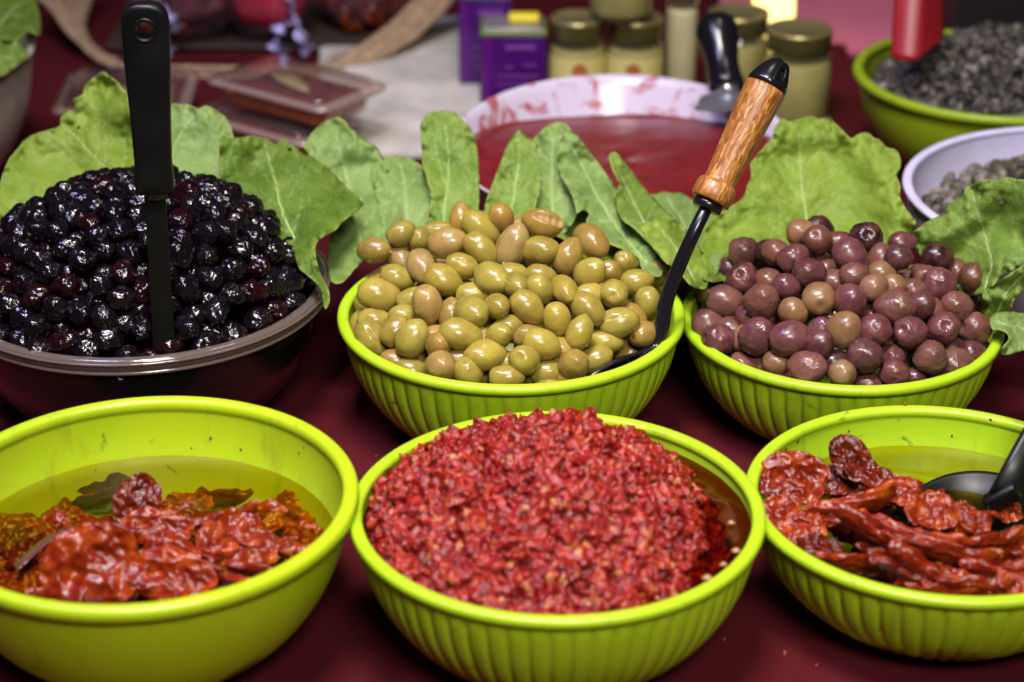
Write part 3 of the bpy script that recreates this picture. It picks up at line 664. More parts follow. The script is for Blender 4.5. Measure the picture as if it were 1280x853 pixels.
def place_olives(data, off, sc, fz, asp, meshes, special, name, tones, group, extra, seed, bowl):
    rl = random.Random(seed); items = []
    for row in data:
        cx, cy, Lz, Wz, ang, tone = row[:6]; sp = row[6] if len(row) > 6 else None
        px, py = off[0] + sc * cx, off[1] + sc * cy
        p = surf_hit(px, py, fz); m = mpp(p); Lm, Wm = Lz * sc * m, Wz * sc * m
        if Wm > Lm: Lm, Wm, ang = Wm, Lm, ang + 90
        items.append(dict(p=p, L=Lm, W=Wm, ang=ang, tone=tone, sp=sp, d=ray(px, py).normalized()))
    med = float(np.median([i['W'] for i in items]))
    for it in items:
        w_ = max(it['W'], med * 1.0)
        if it['W'] < med * 0.90: it['p'] = it['p'] + it['d'] * med * 0.50 - Vector((0, 0, 0.25 * med))          # partly hidden ones are as big as the others
        it['w'] = min(w_, med * 1.3) * (1.08 if asp > 1.2 else 1.10)
    P = relax([i['p'] for i in items], [i['p'] for i in items], [i['w'] * 0.455 for i in items], 50, 0.10)
    for it, q in zip(items, P): it['p'] = Vector(q)
    # a second layer shows through the gaps
    lay = []; tries = 0
    while len(lay) < extra and tries < 18000 and not (tries < 9000 and len(lay) > extra * 0.6 and False):
        tries += 1; q = fz.sample(rl); q = Vector((q[0], q[1], fz(q[0], q[1]) - (rl.uniform(0.021, 0.032) if tries < 9000 else rl.uniform(0.026, 0.046))))
        if all((q - i['p']).length > med * 0.72 for i in items) and all((q - i).length > med * 0.80 for i in lay): lay.append(q)
    for q in lay:
        items.append(dict(p=q, L=med * asp, W=med, w=med * 1.08, ang=rl.uniform(0, 180), tone=rl.choice([i['tone'] for i in items[:40]]), sp=None, free=True))
    for it in items:                                    # room for the ladle head at the front right of the green olives
        u = it['p'] - EYE; dd = u.dot(FWD); qx, qy = 640 + F_PX * u.x / dd, 426.5 - F_PX * u.dot(UPV) / dd
        if bowl is BW['D'] and 720 < qx < 845 and qy > 418: it['p'] = it['p'] + Vector((-0.006, 0.016, -0.002)); it['in'] = 0.016
    for it in items:                                    # keep them inside the bowl wall
        dx, dy = it['p'].x - bowl.c[0], it['p'].y - bowl.c[1]; r_ = math.hypot(dx, dy); z_ = it['p'].z
        mx_ = bowl.rin(min(z_, bowl.h * 0.9)) - 0.47 * it['w'] - it.get('in', 0.0) + max(0.0, z_ - bowl.h + 0.004) * 0.9
        if z_ < bowl.h + 0.03 and r_ > mx_ and not it.get('out'): it['p'].x = bowl.c[0] + dx / r_ * mx_; it['p'].y = bowl.c[1] + dy / r_ * mx_
    for it in items:
        a = R(it['ang']); ax = RIGHT * math.cos(a) + UPV * math.sin(a)
        ratio = asp if it['W'] < med * 0.88 else min(max(it['L'] / it['W'], 1.0), asp); cf = 0 if ratio >= asp * 0.98 else math.acos(max(0.0, min(1, math.sqrt(max(0, (ratio ** 2 - 1)) / (asp ** 2 - 1)))))
        if it.get('free'): cf = rl.uniform(0, 1)
        toward = (-FWD + Vector((0, 0, 0.25))).normalized()
        if it['sp'] == 'tip': ax = (toward + 0.15 * ax).normalized()
        elif it['sp'] == 'hole': ax = (-toward + 0.35 * ax).normalized()
        else: ax = (ax * math.cos(cf) + toward * math.sin(cf) * rl.choice((-1, 1, 1))).normalized()
        me = special.get(it['sp']) or rl.choice(meshes)
        if isinstance(me, list): me = rl.choice(me)
        lb, base = tones[it['tone']]
        v = rl.uniform(0.88, 1.12); hue = rl.uniform(-0.06, 0.06)
        o = bpy.data.objects.new(name, me); COL.objects.link(o)
        spin = Matrix.Rotation(rl.uniform(0, 6.28) if it['sp'] not in ('slit', 'bite') else 0.0, 3, 'X')
        s = it['w'] / 2 * rl.uniform(0.97, 1.05)
        o.matrix_world = Matrix.Translation(it['p']) @ (frame_from(ax, Vector((0, -0.35, 1))) @ spin).to_4x4() @ Matrix.Diagonal((s, s, s, 1))
        o.color = (base[0] * v * (1 + hue), base[1] * v, base[2] * v * (1 - hue), 1)
        tag(o, row_label(it, lb), 'olive', group); it['o'] = o
    return items
def row_label(it, lb): return it.get('label', lb)
class Heap:
    def __init__(s, c, rad, z0, dz, pw, sh=(0, 0)): s.c, s.r, s.z0, s.dz, s.pw, s.sh = c, rad, z0, dz, pw, sh
    def __call__(s, x, y):
        r = math.hypot(x - s.c[0] - s.sh[0], y - s.c[1] - s.sh[1]) / s.r
        return s.z0 + s.dz * (1 - r ** s.pw) if r < 1.25 else s.z0 - 0.5
    def sample(s, rl):
        a = rl.uniform(0, 6.283); r = s.r * 0.98 * math.sqrt(rl.random()); return (s.c[0] + s.sh[0] + r * math.cos(a), s.c[1] + s.sh[1] + r * math.sin(a))
G_ = [(482,80,75,66,90,3),(535,108,130,95,-35,1),(592,92,95,78,-60,3),(655,108,66,62,0,3),(742,105,148,88,-12,3,'bite'),(270,138,105,75,35,0),(332,158,80,77,0,0,'hole'),(395,118,80,60,10,0),(425,170,132,98,5,2),(535,190,115,85,-50,0),(640,183,135,100,65,2,'stem'),(735,195,120,90,-5,0),(828,215,130,90,65,3),(905,165,130,100,-50,3),(180,195,110,85,-5,3,'stem2'),(262,215,95,75,-60,2),(340,250,115,90,-65,2),(470,250,125,80,-15,1,'slit'),(412,293,140,95,-25,1),(573,292,125,100,-35,1),(90,322,125,95,80,1),(160,265,95,60,10,2),(252,290,130,72,-12,1),(200,340,140,100,-8,1),(135,350,66,60,80,1),(310,342,85,66,20,1),(358,378,125,95,-80,2,'tip2'),(512,325,68,62,0,1),(580,385,85,80,-50,0),(650,310,90,80,-50,0),(735,265,95,66,-10,0),(640,260,74,60,0,0),(733,325,110,85,-65,1),(812,328,95,80,-60,1),(900,270,115,92,25,1),(968,255,74,70,-60,3),(1020,235,92,72,-20,1,'hole'),(975,340,100,95,70,1,'hole'),(1055,300,110,75,10,1),(905,328,78,60,10,1),(692,385,130,95,-45,1),(893,390,125,90,-40,1),(1095,372,110,85,-75,1),(1148,265,85,80,90,2),(790,425,120,90,-75,1),(865,470,115,85,70,1),(625,435,100,70,25,0),(515,405,120,110,-50,1),(435,395,100,66,85,3),(277,398,85,65,5,1),(180,412,110,68,-5,1),(105,430,90,60,80,1),(250,465,130,80,55,0),(172,490,135,95,-55,1),(313,488,140,105,60,1),(465,478,135,100,-10,1),(595,482,80,75,0,1),(700,465,95,62,0,3),(725,520,150,95,-20,1),(405,512,105,82,5,3,'tip'),(405,580,110,100,-20,2,'tip'),(552,548,125,95,15,1),(690,555,100,98,0,1,'hole'),(995,437,145,95,15,1,'slit'),(1080,475,105,85,25,3),(975,525,120,78,-5,1),(845,575,105,100,0,3,'tip'),(948,580,115,85,20,1),(1070,545,85,66,20,3),(625,615,145,78,0,1),(500,605,110,90,-65,1),(305,578,100,66,-10,0),(755,600,110,66,10,1),(760,630,140,60,5,2),(250,548,60,60,0,3),(620,555,66,72,60,1),(545,480,66,62,-40,3),(470,545,66,60,0,3),(1040,400,110,66,-40,3),(920,480,66,70,60,1),(810,510,74,64,-30,1),(1020,500,66,60,0,1),(385,470,66,62,0,3)]
P_ = [(485,143,100,82,5,4),(553,112,95,72,-15,5),(545,172,118,100,-20,2,'hole'),(625,165,75,75,0,0),(660,225,130,115,-45,0),(717,168,105,105,0,5),(845,185,125,80,5,0),(825,240,140,88,-10,1),(972,232,132,92,5,5),(292,218,130,100,-5,2),(395,215,80,95,60,2),(460,238,130,95,40,0),(360,195,66,66,0,1),(228,262,90,75,-20,1),(195,285,66,66,60,1),(283,312,118,105,-15,0,'hole'),(368,298,85,70,-10,2),(432,338,110,88,-10,0),(520,290,125,105,-10,1),(600,300,75,105,80,2),(678,298,108,88,15,2),(785,268,110,66,-5,3),(745,340,115,88,35,4),(822,315,74,70,0,3,'hole'),(548,380,110,116,0,3),(660,390,115,118,0,0),(885,330,74,74,0,2),(930,285,88,74,10,2),(980,332,120,100,-15,0),(1095,300,122,95,0,6),(825,408,130,118,-15,2,'wr'),(905,405,95,98,-50,1),(1030,402,120,105,0,2,'wr'),(1105,375,85,70,-10,2),(1150,415,100,70,-10,1),(1105,485,118,105,0,2),(218,390,120,105,-10,2),(350,390,112,114,0,2),(290,435,74,90,60,0),(460,425,112,95,-30,3),(165,468,135,100,10,2),(207,525,118,105,0,0,'wr'),(332,513,118,122,-30,0),(445,523,145,126,15,0),(268,500,66,70,0,4),(555,545,95,100,-40,1),(560,470,74,74,30,0),(635,495,120,128,-10,3,'stem'),(752,490,122,105,-10,0),(878,503,118,112,0,0),(990,487,112,112,0,0,'wr'),(712,585,130,115,-10,1,'wr'),(808,570,85,80,0,0),(940,592,115,115,0,2),(283,600,120,75,-10,2),(405,610,95,75,0,3),(405,645,115,70,-8,0),(512,622,120,110,0,2),(632,645,118,95,0,3,'hole'),(820,648,118,95,-20,0,'wr'),(890,643,80,80,0,1),(1035,613,130,100,15,2,'wr'),(1108,580,95,88,0,1),(1165,550,74,74,0,1),(730,668,80,66,0,1),(612,590,74,66,0,5),(95,378,115,122,0,7),(160,340,66,70,60,7),(1025,545,74,66,0,1),(250,465,66,60,0,2),(955,405,66,70,0,2),(770,215,66,70,0,2),(160,295,60,60,0,1),(1050,270,66,70,0,2)]
# bitten olive: a whole one with two bites taken out of the top
def bitten_mesh():
    V, Fc = ico(5); V = V * np.array([1.5, 1, 1]); fl = np.zeros(len(V)); out = []
    bites = [((-0.30, -0.25, 0.95), 0.36), ((0.20, -0.3, 1.0), 0.42), ((0.75, -0.2, 0.85), 0.46), ((1.25, -0.1, 0.7), 0.5)]
    for i, v in enumerate(V):
        v = Vector(v); v *= 1 + 0.05 * noise.noise(v)
        for c_, r_ in bites:
            d = v - Vector(c_)
            if d.length < r_:
                fl[i] = 1; v = Vector((v.x, v.y, min(v.z, c_[2] - math.sqrt(max(0, r_ * r_ - d.x ** 2 - d.y ** 2))))) + Vector((0, 0, 0.05 * noise.noise(v * 6)))
        out.append(v)
    me = np_mesh('green_olive', out, Fc); me.materials.append(M['green_olive']); me.materials.append(M['flesh'])
    for p in me.polygons:
        if sum(fl[i] for i in p.vertices) >= 2: p.material_index = 1
    me.shade_smooth(); return me
BITE = bitten_mesh()
gt = {0: ('green olive in the heap in the middle lime bowl', (0.285, 0.225, 0.036)), 1: ('yellow green olive in the heap in the middle lime bowl', (0.335, 0.272, 0.042)),
      2: ('pinkish brown olive among the green olives in the middle lime bowl', (0.350, 0.232, 0.070)), 3: ('tan olive among the green olives in the middle lime bowl', (0.315, 0.205, 0.042))}
pt = {0: ('maroon purple olive in the heap in the right lime bowl', (0.125, 0.038, 0.048)), 1: ('dark purple olive in the heap in the right lime bowl', (0.078, 0.025, 0.034)),
      2: ('reddish brown olive in the heap in the right lime bowl', (0.165, 0.066, 0.052)), 3: ('tan brown olive among the purple olives', (0.245, 0.140, 0.060)),
      4: ('orange tan olive among the purple olives', (0.300, 0.145, 0.082)), 5: ('nearly black olive among the purple olives', (0.028, 0.008, 0.014)),
      6: ('dark brown olive at the right of the purple olives', (0.090, 0.042, 0.018)), 7: ('greenish brown olive at the left of the purple olives', (0.165, 0.100, 0.030))}
heapD = Heap((-0.0006, 1.437), 0.122, 0.090, 0.052, 2.4, (0.0, 0.012))
heapE = Heap((0.248, 1.446), 0.112, 0.082, 0.060, 2.4, (0.0, 0.010))
gi = place_olives(G_, (400, 240), 0.375, heapD, 1.38, GO + GO_SLIT[:1], {'slit': GO_SLIT, 'bite': BITE}, 'green_olive', gt, 'green olives in the middle bowl', 120, 3, BW['D'])
pi_ = place_olives(P_, (830, 240), 0.3516, heapE, 1.15, PO + PO_W, {'wr': PO_W}, 'purple_olive', pt, 'purple and brown olives in the right bowl', 120, 4, BW['E'])
def olive_stem(it, px, py, ln):
    o = it['o']; inv = o.matrix_world.inverted(); s = o.matrix_world.to_scale()[0]
    b = it['p']; d = (RIGHT * px + UPV * py - FWD * 0.5).normalized()
    p0 = b + d * s * 0.9; p1 = b + d * (s * 1.08 + ln * 0.4); p2 = b + d * (s * 1.05 + ln) + RIGHT * 0.0006
    v, f = tube([inv @ p0, inv @ p1, inv @ p2], [0.0011 / s, 0.0007 / s, 0.0009 / s], 8)
    link('stem', np_mesh('stem', v, f), M['stem'], o)
for it in gi:
    if it['sp'] == 'stem': olive_stem(it, -0.45, -0.9, 0.005); it['o']['label'] = 'olive with a stem pointing down in the middle of the green olives'
    if it['sp'] == 'stem2': olive_stem(it, 0.9, -0.1, 0.004); it['o']['label'] = 'brownish stemmed olive at the upper left of the green olives'
    if it['sp'] == 'bite': it['o']['label'] = 'bitten green olive lying at the top of the heap'
slits = [it for it in gi if it['sp'] == 'slit']
slits[0]['o']['label'] = 'green olive with a dark slit, upper middle of the heap'; slits[1]['o']['label'] = 'green olive with a fine slit beside the black shaft'
for it in pi_:
    if it['sp'] == 'stem': olive_stem(it, -0.55, 0.8, 0.004); it['o']['label'] = 'tan olive with a short stem in the middle of the purple olives'

# black olives: packed over the heap in the clear bowl
heapF = Heap((-0.282, 1.471), 0.131, 0.096, 0.072, 3.2, (-0.002, 0.003))
def black_olives():
    rl = random.Random(12); pts = []; t_ = 0
    def keep(q):
        u = (q - EYE); d = u.dot(FWD); return 640 + F_PX * u.x / d > -45
    while t_ < 60000 and len(pts) < 330:
        t_ += 1; x, y = heapF.sample(rl); q = Vector((x, y, heapF(x, y)))
        if keep(q) and all((q - p).length > 0.0164 for p in pts): pts.append(q)
    top = len(pts); t_ = 0
    P = relax(pts, pts, [0.0090] * len(pts), 40, 0.08)
    pts = [Vector(p) for p in P]
    lay = []
    while t_ < 20000 and len(pts) + len(lay) < 299:
        t_ += 1; x, y = heapF.sample(rl); q = Vector((x, y, heapF(x, y) - rl.uniform(0.008, 0.018)))
        if keep(q) and (y < 1.53) and all((q - p).length > 0.0150 for p in pts) and all((q - p).length > 0.015 for p in lay): lay.append(q)
    for q in (pts + lay)[:299]:
        o = bpy.data.objects.new('black_olive', rl.choice(BO)); COL.objects.link(o)
        ax = Vector((rl.uniform(-1, 1), rl.uniform(-1, 1), rl.uniform(-.5, .5))); s = 0.0092 * rl.uniform(0.88, 1.12)
        o.matrix_world = Matrix.Translation(q) @ (frame_from(ax, Vector((0, 0, 1))) @ Matrix.Rotation(rl.uniform(0, 6.28), 3, 'X')).to_4x4() @ Matrix.Diagonal((s, s, s, 1))
        red = rl.random()
        if red < 0.15: o.color = (0.011, 0.0016, 0.003, 1); lb = 'dark red tinged wrinkled black olive in the clear bowl'
        else: o.color = (0.0045, 0.003, 0.0055, 1); lb = 'shiny wrinkled black olive in the clear bowl'
        tag(o, lb, 'olive', 'black olives in the clear bowl')
    print('black', top, len(pts), len(lay))
black_olives()

# ------------------------------------------------------------------ dried tomatoes
def tomato_mesh(seed, roll, res=5):
    """half of a dried tomato: a thin crumpled disc, edges curled; roll>0 rolls it up lengthwise (unit half length 1)"""
    V, Fc = ico(res); out = []; o3 = Vector((seed * 3.7, seed * 1.3, 0))
    for v in V:
        x, y, z = v; rr = math.hypot(x, y)
        lob = 1 + 0.16 * noise.noise(Vector((x / max(rr, .2), y / max(rr, .2), 0)) * 1.3 + o3)
        px, py = x * lob, y * lob * 0.72
        th = (0.16 if roll else 0.10) * z * (1 + 0.5 * noise.noise(Vector((x * 2, y * 2, 1)) + o3))
        fold = 0.34 * noise.noise(Vector((px * 1.25, py * 1.6, 0)) + o3) + 0.16 * noise.noise(Vector((px * 3.1, py * 3.1, 4)) + o3)
        rdg = 1 - 2 * abs(noise.noise(Vector((px * 3.2, py * 4.2, seed)) + o3)); fold += 0.07 * max(0, rdg) ** 2
        rd2 = 1 - 2 * abs(noise.noise(Vector((px * 7, py * 8, seed + 3)) + o3)); fold += 0.03 * max(0, rd2) ** 2
        curl = 0.22 * max(0, rr - 0.45) ** 1.5 * (1 + 1.4 * noise.noise(Vector((x * 1.5, y * 1.5, 8)) + o3))
        pz = th + fold + curl
        if roll:
            a = py * roll; py2 = math.sin(a) / roll * (1 - 0.25 * abs(a)); pz = pz * 0.8 + (1 - math.cos(a)) / roll * (-1 if seed % 4 else 1); py = py2
        out.append((px, py, pz))
    me = np_mesh('dried_tomato', out, Fc); me.materials.append(M['tomato']); me.shade_smooth(); return me
TM = [tomato_mesh(i, 0.0) for i in range(5)]; TR = [tomato_mesh(20 + i, 2.3 + 0.3 * i) for i in range(4)]
def place_tomatoes(rows, off, sc, fz, group, where, seed, meshes):
    rl = random.Random(seed); cnt = 0
    for row in rows:
        cx, cy, L, W, ang, lift, tone = row[:7]; lift *= 1.35
        px, py = off[0] + sc * cx, off[1] + sc * cy
        p = surf_hit(px, py, lambda x, y: fz(x, y) + lift, 0.9, 1.5); m = mpp(p); s = L * sc * m / 2 * 1.10
        a = R(ang); ax = RIGHT * math.cos(a) + UPV * math.sin(a)
        n = (Vector((0, 0, 1)) + (-FWD) * rl.uniform(0.2, 0.7) + Vector((rl.uniform(-.35, .35), rl.uniform(-.2, .2), 0))).normalized()
        if len(row) > 7: n = (-FWD + Vector((0, 0, row[7]))).normalized()
        ax = ax - n * ax.dot(n)
        strip = W / L < 0.45; me = rl.choice(TR if strip else TM)
        wy = min(1.35, max(0.62, (W / L) / (0.50 if strip else 0.66)))
        o = bpy.data.objects.new('dried_tomato', me); COL.objects.link(o)
        o.matrix_world = Matrix.Translation(p) @ frame_from(ax, n).to_4x4() @ Matrix.Diagonal((s, s * wy, s * 0.9, 1))
        g = {0: (1.15, 1.35, 1), 1: (1.3, 1.9, 1.1), 2: (0.55, 0.6, 0.7), 3: (0.95, 1.5, 1.1)}[tone]
        v = rl.uniform(0.85, 1.15); o.color = (g[0] * v, g[1] * v, g[2] * v, 1)
        kind = ('narrow rolled strip' if strip else 'crumpled half') ; tn = {0: 'red', 1: 'orange red', 2: 'dark red', 3: 'brownish orange'}[tone]
        lb = row[8] if len(row) > 8 else '%s %s of dried tomato %s' % (tn, kind, where)
        tag(o, lb, 'dried tomato', group)
fA = lambda x, y: 0.060 + 0.004 * math.exp(-((x + 0.23) ** 2 + (y - 1.12) ** 2) / 0.004)
TA = [(20,430,190,120,5,-.006,3),(230,425,190,120,-15,-.006,1),(725,402,180,120,10,-.004,1),(470,505,200,110,10,.0,0),(700,492,200,120,-15,.002,1),(120,440,180,100,20,-.004,0),(560,400,170,100,-10,-.003,3),(-120,470,200,120,10,-.004,2),(-60,420,170,90,-10,-.008,3),(-40,560,180,110,15,-.004,0),
 (140,385,150,85,12,-.012,3),(300,335,220,70,22,-.012,3),(640,318,250,75,10,-.010,3),(530,355,170,80,0,-.010,1),(830,372,180,110,-15,-.008,1),
 (60,470,140,100,10,-.004,2),(150,490,250,80,20,.002,2),(60,555,170,110,-15,-.004,0),
 (450,415,200,95,-5,.006,0),(560,470,220,80,-8,.004,0),(640,375,190,80,24,.010,0,1.2,'glossy red piece of dried tomato standing up in the middle of the oil'),(670,445,190,150,-10,.004,1,0.9,'large orange red tomato half, right of the middle in the oil'),
 (395,335,150,110,62,.014,2,0.2,'dark red tomato piece sticking up highest out of the oil'),
 (790,470,190,90,15,.002,0),(870,435,120,70,-30,.000,1),(600,525,260,80,-28,.005,0),(740,525,180,70,-12,.003,0),
 (350,470,150,90,0,-.004,2),(420,560,160,90,5,-.003,2),
 (265,530,275,215,28,.010,0,0.15,'big wrinkled tomato half facing forward at the front of the oil'),(495,560,240,140,-14,.006,0,0.5,'red tomato half against the front wall of the oil bowl'),(170,595,190,60,30,.002,1),(330,610,140,60,-10,-.002,2),(620,575,150,70,-20,-.004,2)]
place_tomatoes(TA, (0, 480), 0.437, fA, 'dried tomatoes in golden oil', 'in the oil of the front left bowl', 5, TM)
fC = lambda x, y: 0.056 + 0.012 * math.exp(-((x - 0.26) ** 2 + (y - 1.15) ** 2) / 0.005)
TC = [(165,258,200,140,4,.010,0,0.5,'flat wrinkled tomato half against the left wall of the ladle bowl'),(335,195,140,95,-52,.018,2,0.2,'dark tomato piece sticking up highest at the back of the ladle bowl'),(395,250,150,90,-40,.012,2),(305,262,120,100,-30,.006,2),
 (120,370,150,100,20,.0,0),(190,415,150,100,-10,.002,1),(330,322,250,80,10,.010,1),(270,375,190,85,0,.004,0),(470,300,170,90,-20,.004,0),(580,362,150,110,-10,.004,1),
 (420,400,260,100,-35,.012,0),(520,415,260,80,-30,.010,0),(680,372,140,70,-35,.004,0),(790,352,110,80,30,.002,1),(630,460,260,80,-25,.010,0),(740,430,220,90,25,.008,0),
 (350,490,230,80,5,.006,0),(250,470,160,90,-20,.0,2),(560,505,230,100,-30,.010,0),(480,535,190,80,-30,.004,0),(770,510,210,80,-10,.008,0),(700,555,210,80,-5,.006,0),(600,575,190,70,-4,.002,1),(840,555,150,100,0,.006,0),(880,450,160,100,10,.004,0),(930,500,180,110,-20,.004,0),(900,590,160,90,-5,.0,2),(430,470,150,80,-10,-.002,2),(640,540,150,80,10,-.003,2),(960,420,150,90,0,.0,2)]
place_tomatoes(TC, (920, 490), 0.4255, fC, 'dried tomatoes under the black ladle', 'in the bowl with the black ladle', 6, TM)

def filler_tomatoes(b, z0, z1, n, group, where, seed):
    rl = random.Random(seed)
    for i in range(n):
        a = 6.283 * i * 0.618; r = 0.80 * b.rin(z0) * math.sqrt((i + .5) / n); p = Vector((b.c[0] + r * math.cos(a), b.c[1] - 0.012 + r * 0.9 * math.sin(a), rl.uniform(z0, z1)))
        o = bpy.data.objects.new('dried_tomato', rl.choice(TM)); COL.objects.link(o); s = rl.uniform(.026, .034)
        o.matrix_world = Matrix.Translation(p) @ frame_from(Vector((rl.uniform(-1, 1), rl.uniform(-1, 1), 0)), Vector((rl.uniform(-.5, .5), rl.uniform(-.6, .2), 1))).to_4x4() @ Matrix.Diagonal((s, s, s, 1))
        v = rl.uniform(.6, .95); o.color = (v, v, v, 1); tag(o, 'dark red crumpled half of dried tomato ' + where, 'dried tomato', group)
filler_tomatoes(BW['A'], 0.030, 0.046, 20, 'dried tomatoes in golden oil', 'in the oil of the front left bowl', 1)
filler_tomatoes(BW['C'], 0.026, 0.046, 22, 'dried tomatoes under the black ladle', 'in the bowl with the black ladle', 2)
def disc_surface(name, b, z, mat, wob=0.0004, seed=0, inner=0.0):
    r = b.rin(z) + 0.0004; V = []; Fc = []; nr, ns = 26, 120
    for i in range(nr + 1):
        rr = r * i / nr
        for k in range(ns):
            a = 2 * math.pi * k / ns; x, y = rr * math.cos(a), rr * math.sin(a)
            men = 0.0012 * max(0, (i / nr - 0.96) / 0.04) ** 2
            V.append((x, y, z + men + wob * fbm(Vector((x * 40, y * 40, seed)))))
    for i in range(nr):
        for k in range(ns): k2 = (k + 1) % ns; Fc.append((i * ns + k, (i + 1) * ns + k, (i + 1) * ns + k2, i * ns + k2))
    return link(name, np_mesh(name, V, Fc), mat, None, (b.c[0], b.c[1], 0))
tag(disc_surface('oil', BW['A'], 0.064, M['oil'], 0.0003, 1), 'clear golden oil round the dried tomatoes, front left', 'oil', None, 'stuff')
tag(disc_surface('oil', BW['C'], 0.052, M['oil'], 0.0003, 2), 'clear golden oil in the bowl with the black ladle', 'oil', None, 'stuff')
tag(disc_surface('oil', BW['B'], 0.0815, M['red_oil'], 0.0004, 3), 'reddish oil pooled round the chopped pepper paste', 'oil', None, 'stuff')
# a translucent bay leaf and garlic slivers floating in the oil
def flat_leaf(name, pts, z, th, mat, label, cat, bend=0.002):
    O = [at_z(x, y, z) for x, y in pts]; O = [Vector(p) for p in spline([tuple(p) for p in O], 0.0015)]
    c = sum(O, Vector()) / len(O); V = [Vector((0, 0, bend))]; ring = []
    for k, f in enumerate((0.5, 1.0)):
        for p in O: V.append((p - c) * f + Vector((0, 0, bend * (1 - f * f))))
    n = len(O); Fc = [(0, 1 + i, 1 + (i + 1) % n) for i in range(n)] + [(1 + i, 1 + n + i, 1 + n + (i + 1) % n, 1 + (i + 1) % n) for i in range(n)]
    o = link(name, np_mesh(name, V, Fc), mat, None, c); s = o.modifiers.new('thick', 'SOLIDIFY'); s.thickness = th; s.offset = 0
    return tag(o, label, cat)
flat_leaf('bay_leaf', [(20, 705), (45, 680), (75, 662), (100, 658), (112, 668), (90, 676), (60, 682), (38, 700), (24, 712)], 0.0665, 0.0006, M['bay_dark'], 'dark bay leaf floating on the oil at the left', 'bay leaf')
for i, (x, y, s_) in enumerate([(920, 690, .7), (904, 707, .55), (884, 724, .8), (914, 655, .55)]):
    flat_leaf('garlic_sliver', [(x - 9 * s_, y), (x - 4 * s_, y - 5 * s_), (x + 5 * s_, y - 5 * s_), (x + 9 * s_, y + 1), (x + 3 * s_, y + 2 * s_), (x - 4 * s_, y + 2 * s_)], 0.0830, 0.0010, M['garlic'],
              ['garlic sliver nearest the right wall in the reddish oil', 'small garlic sliver second from the front in the reddish oil', 'longest garlic sliver lying at the front of the reddish oil', 'garlic sliver farthest back in the reddish oil'][i], 'garlic', 0.0015)

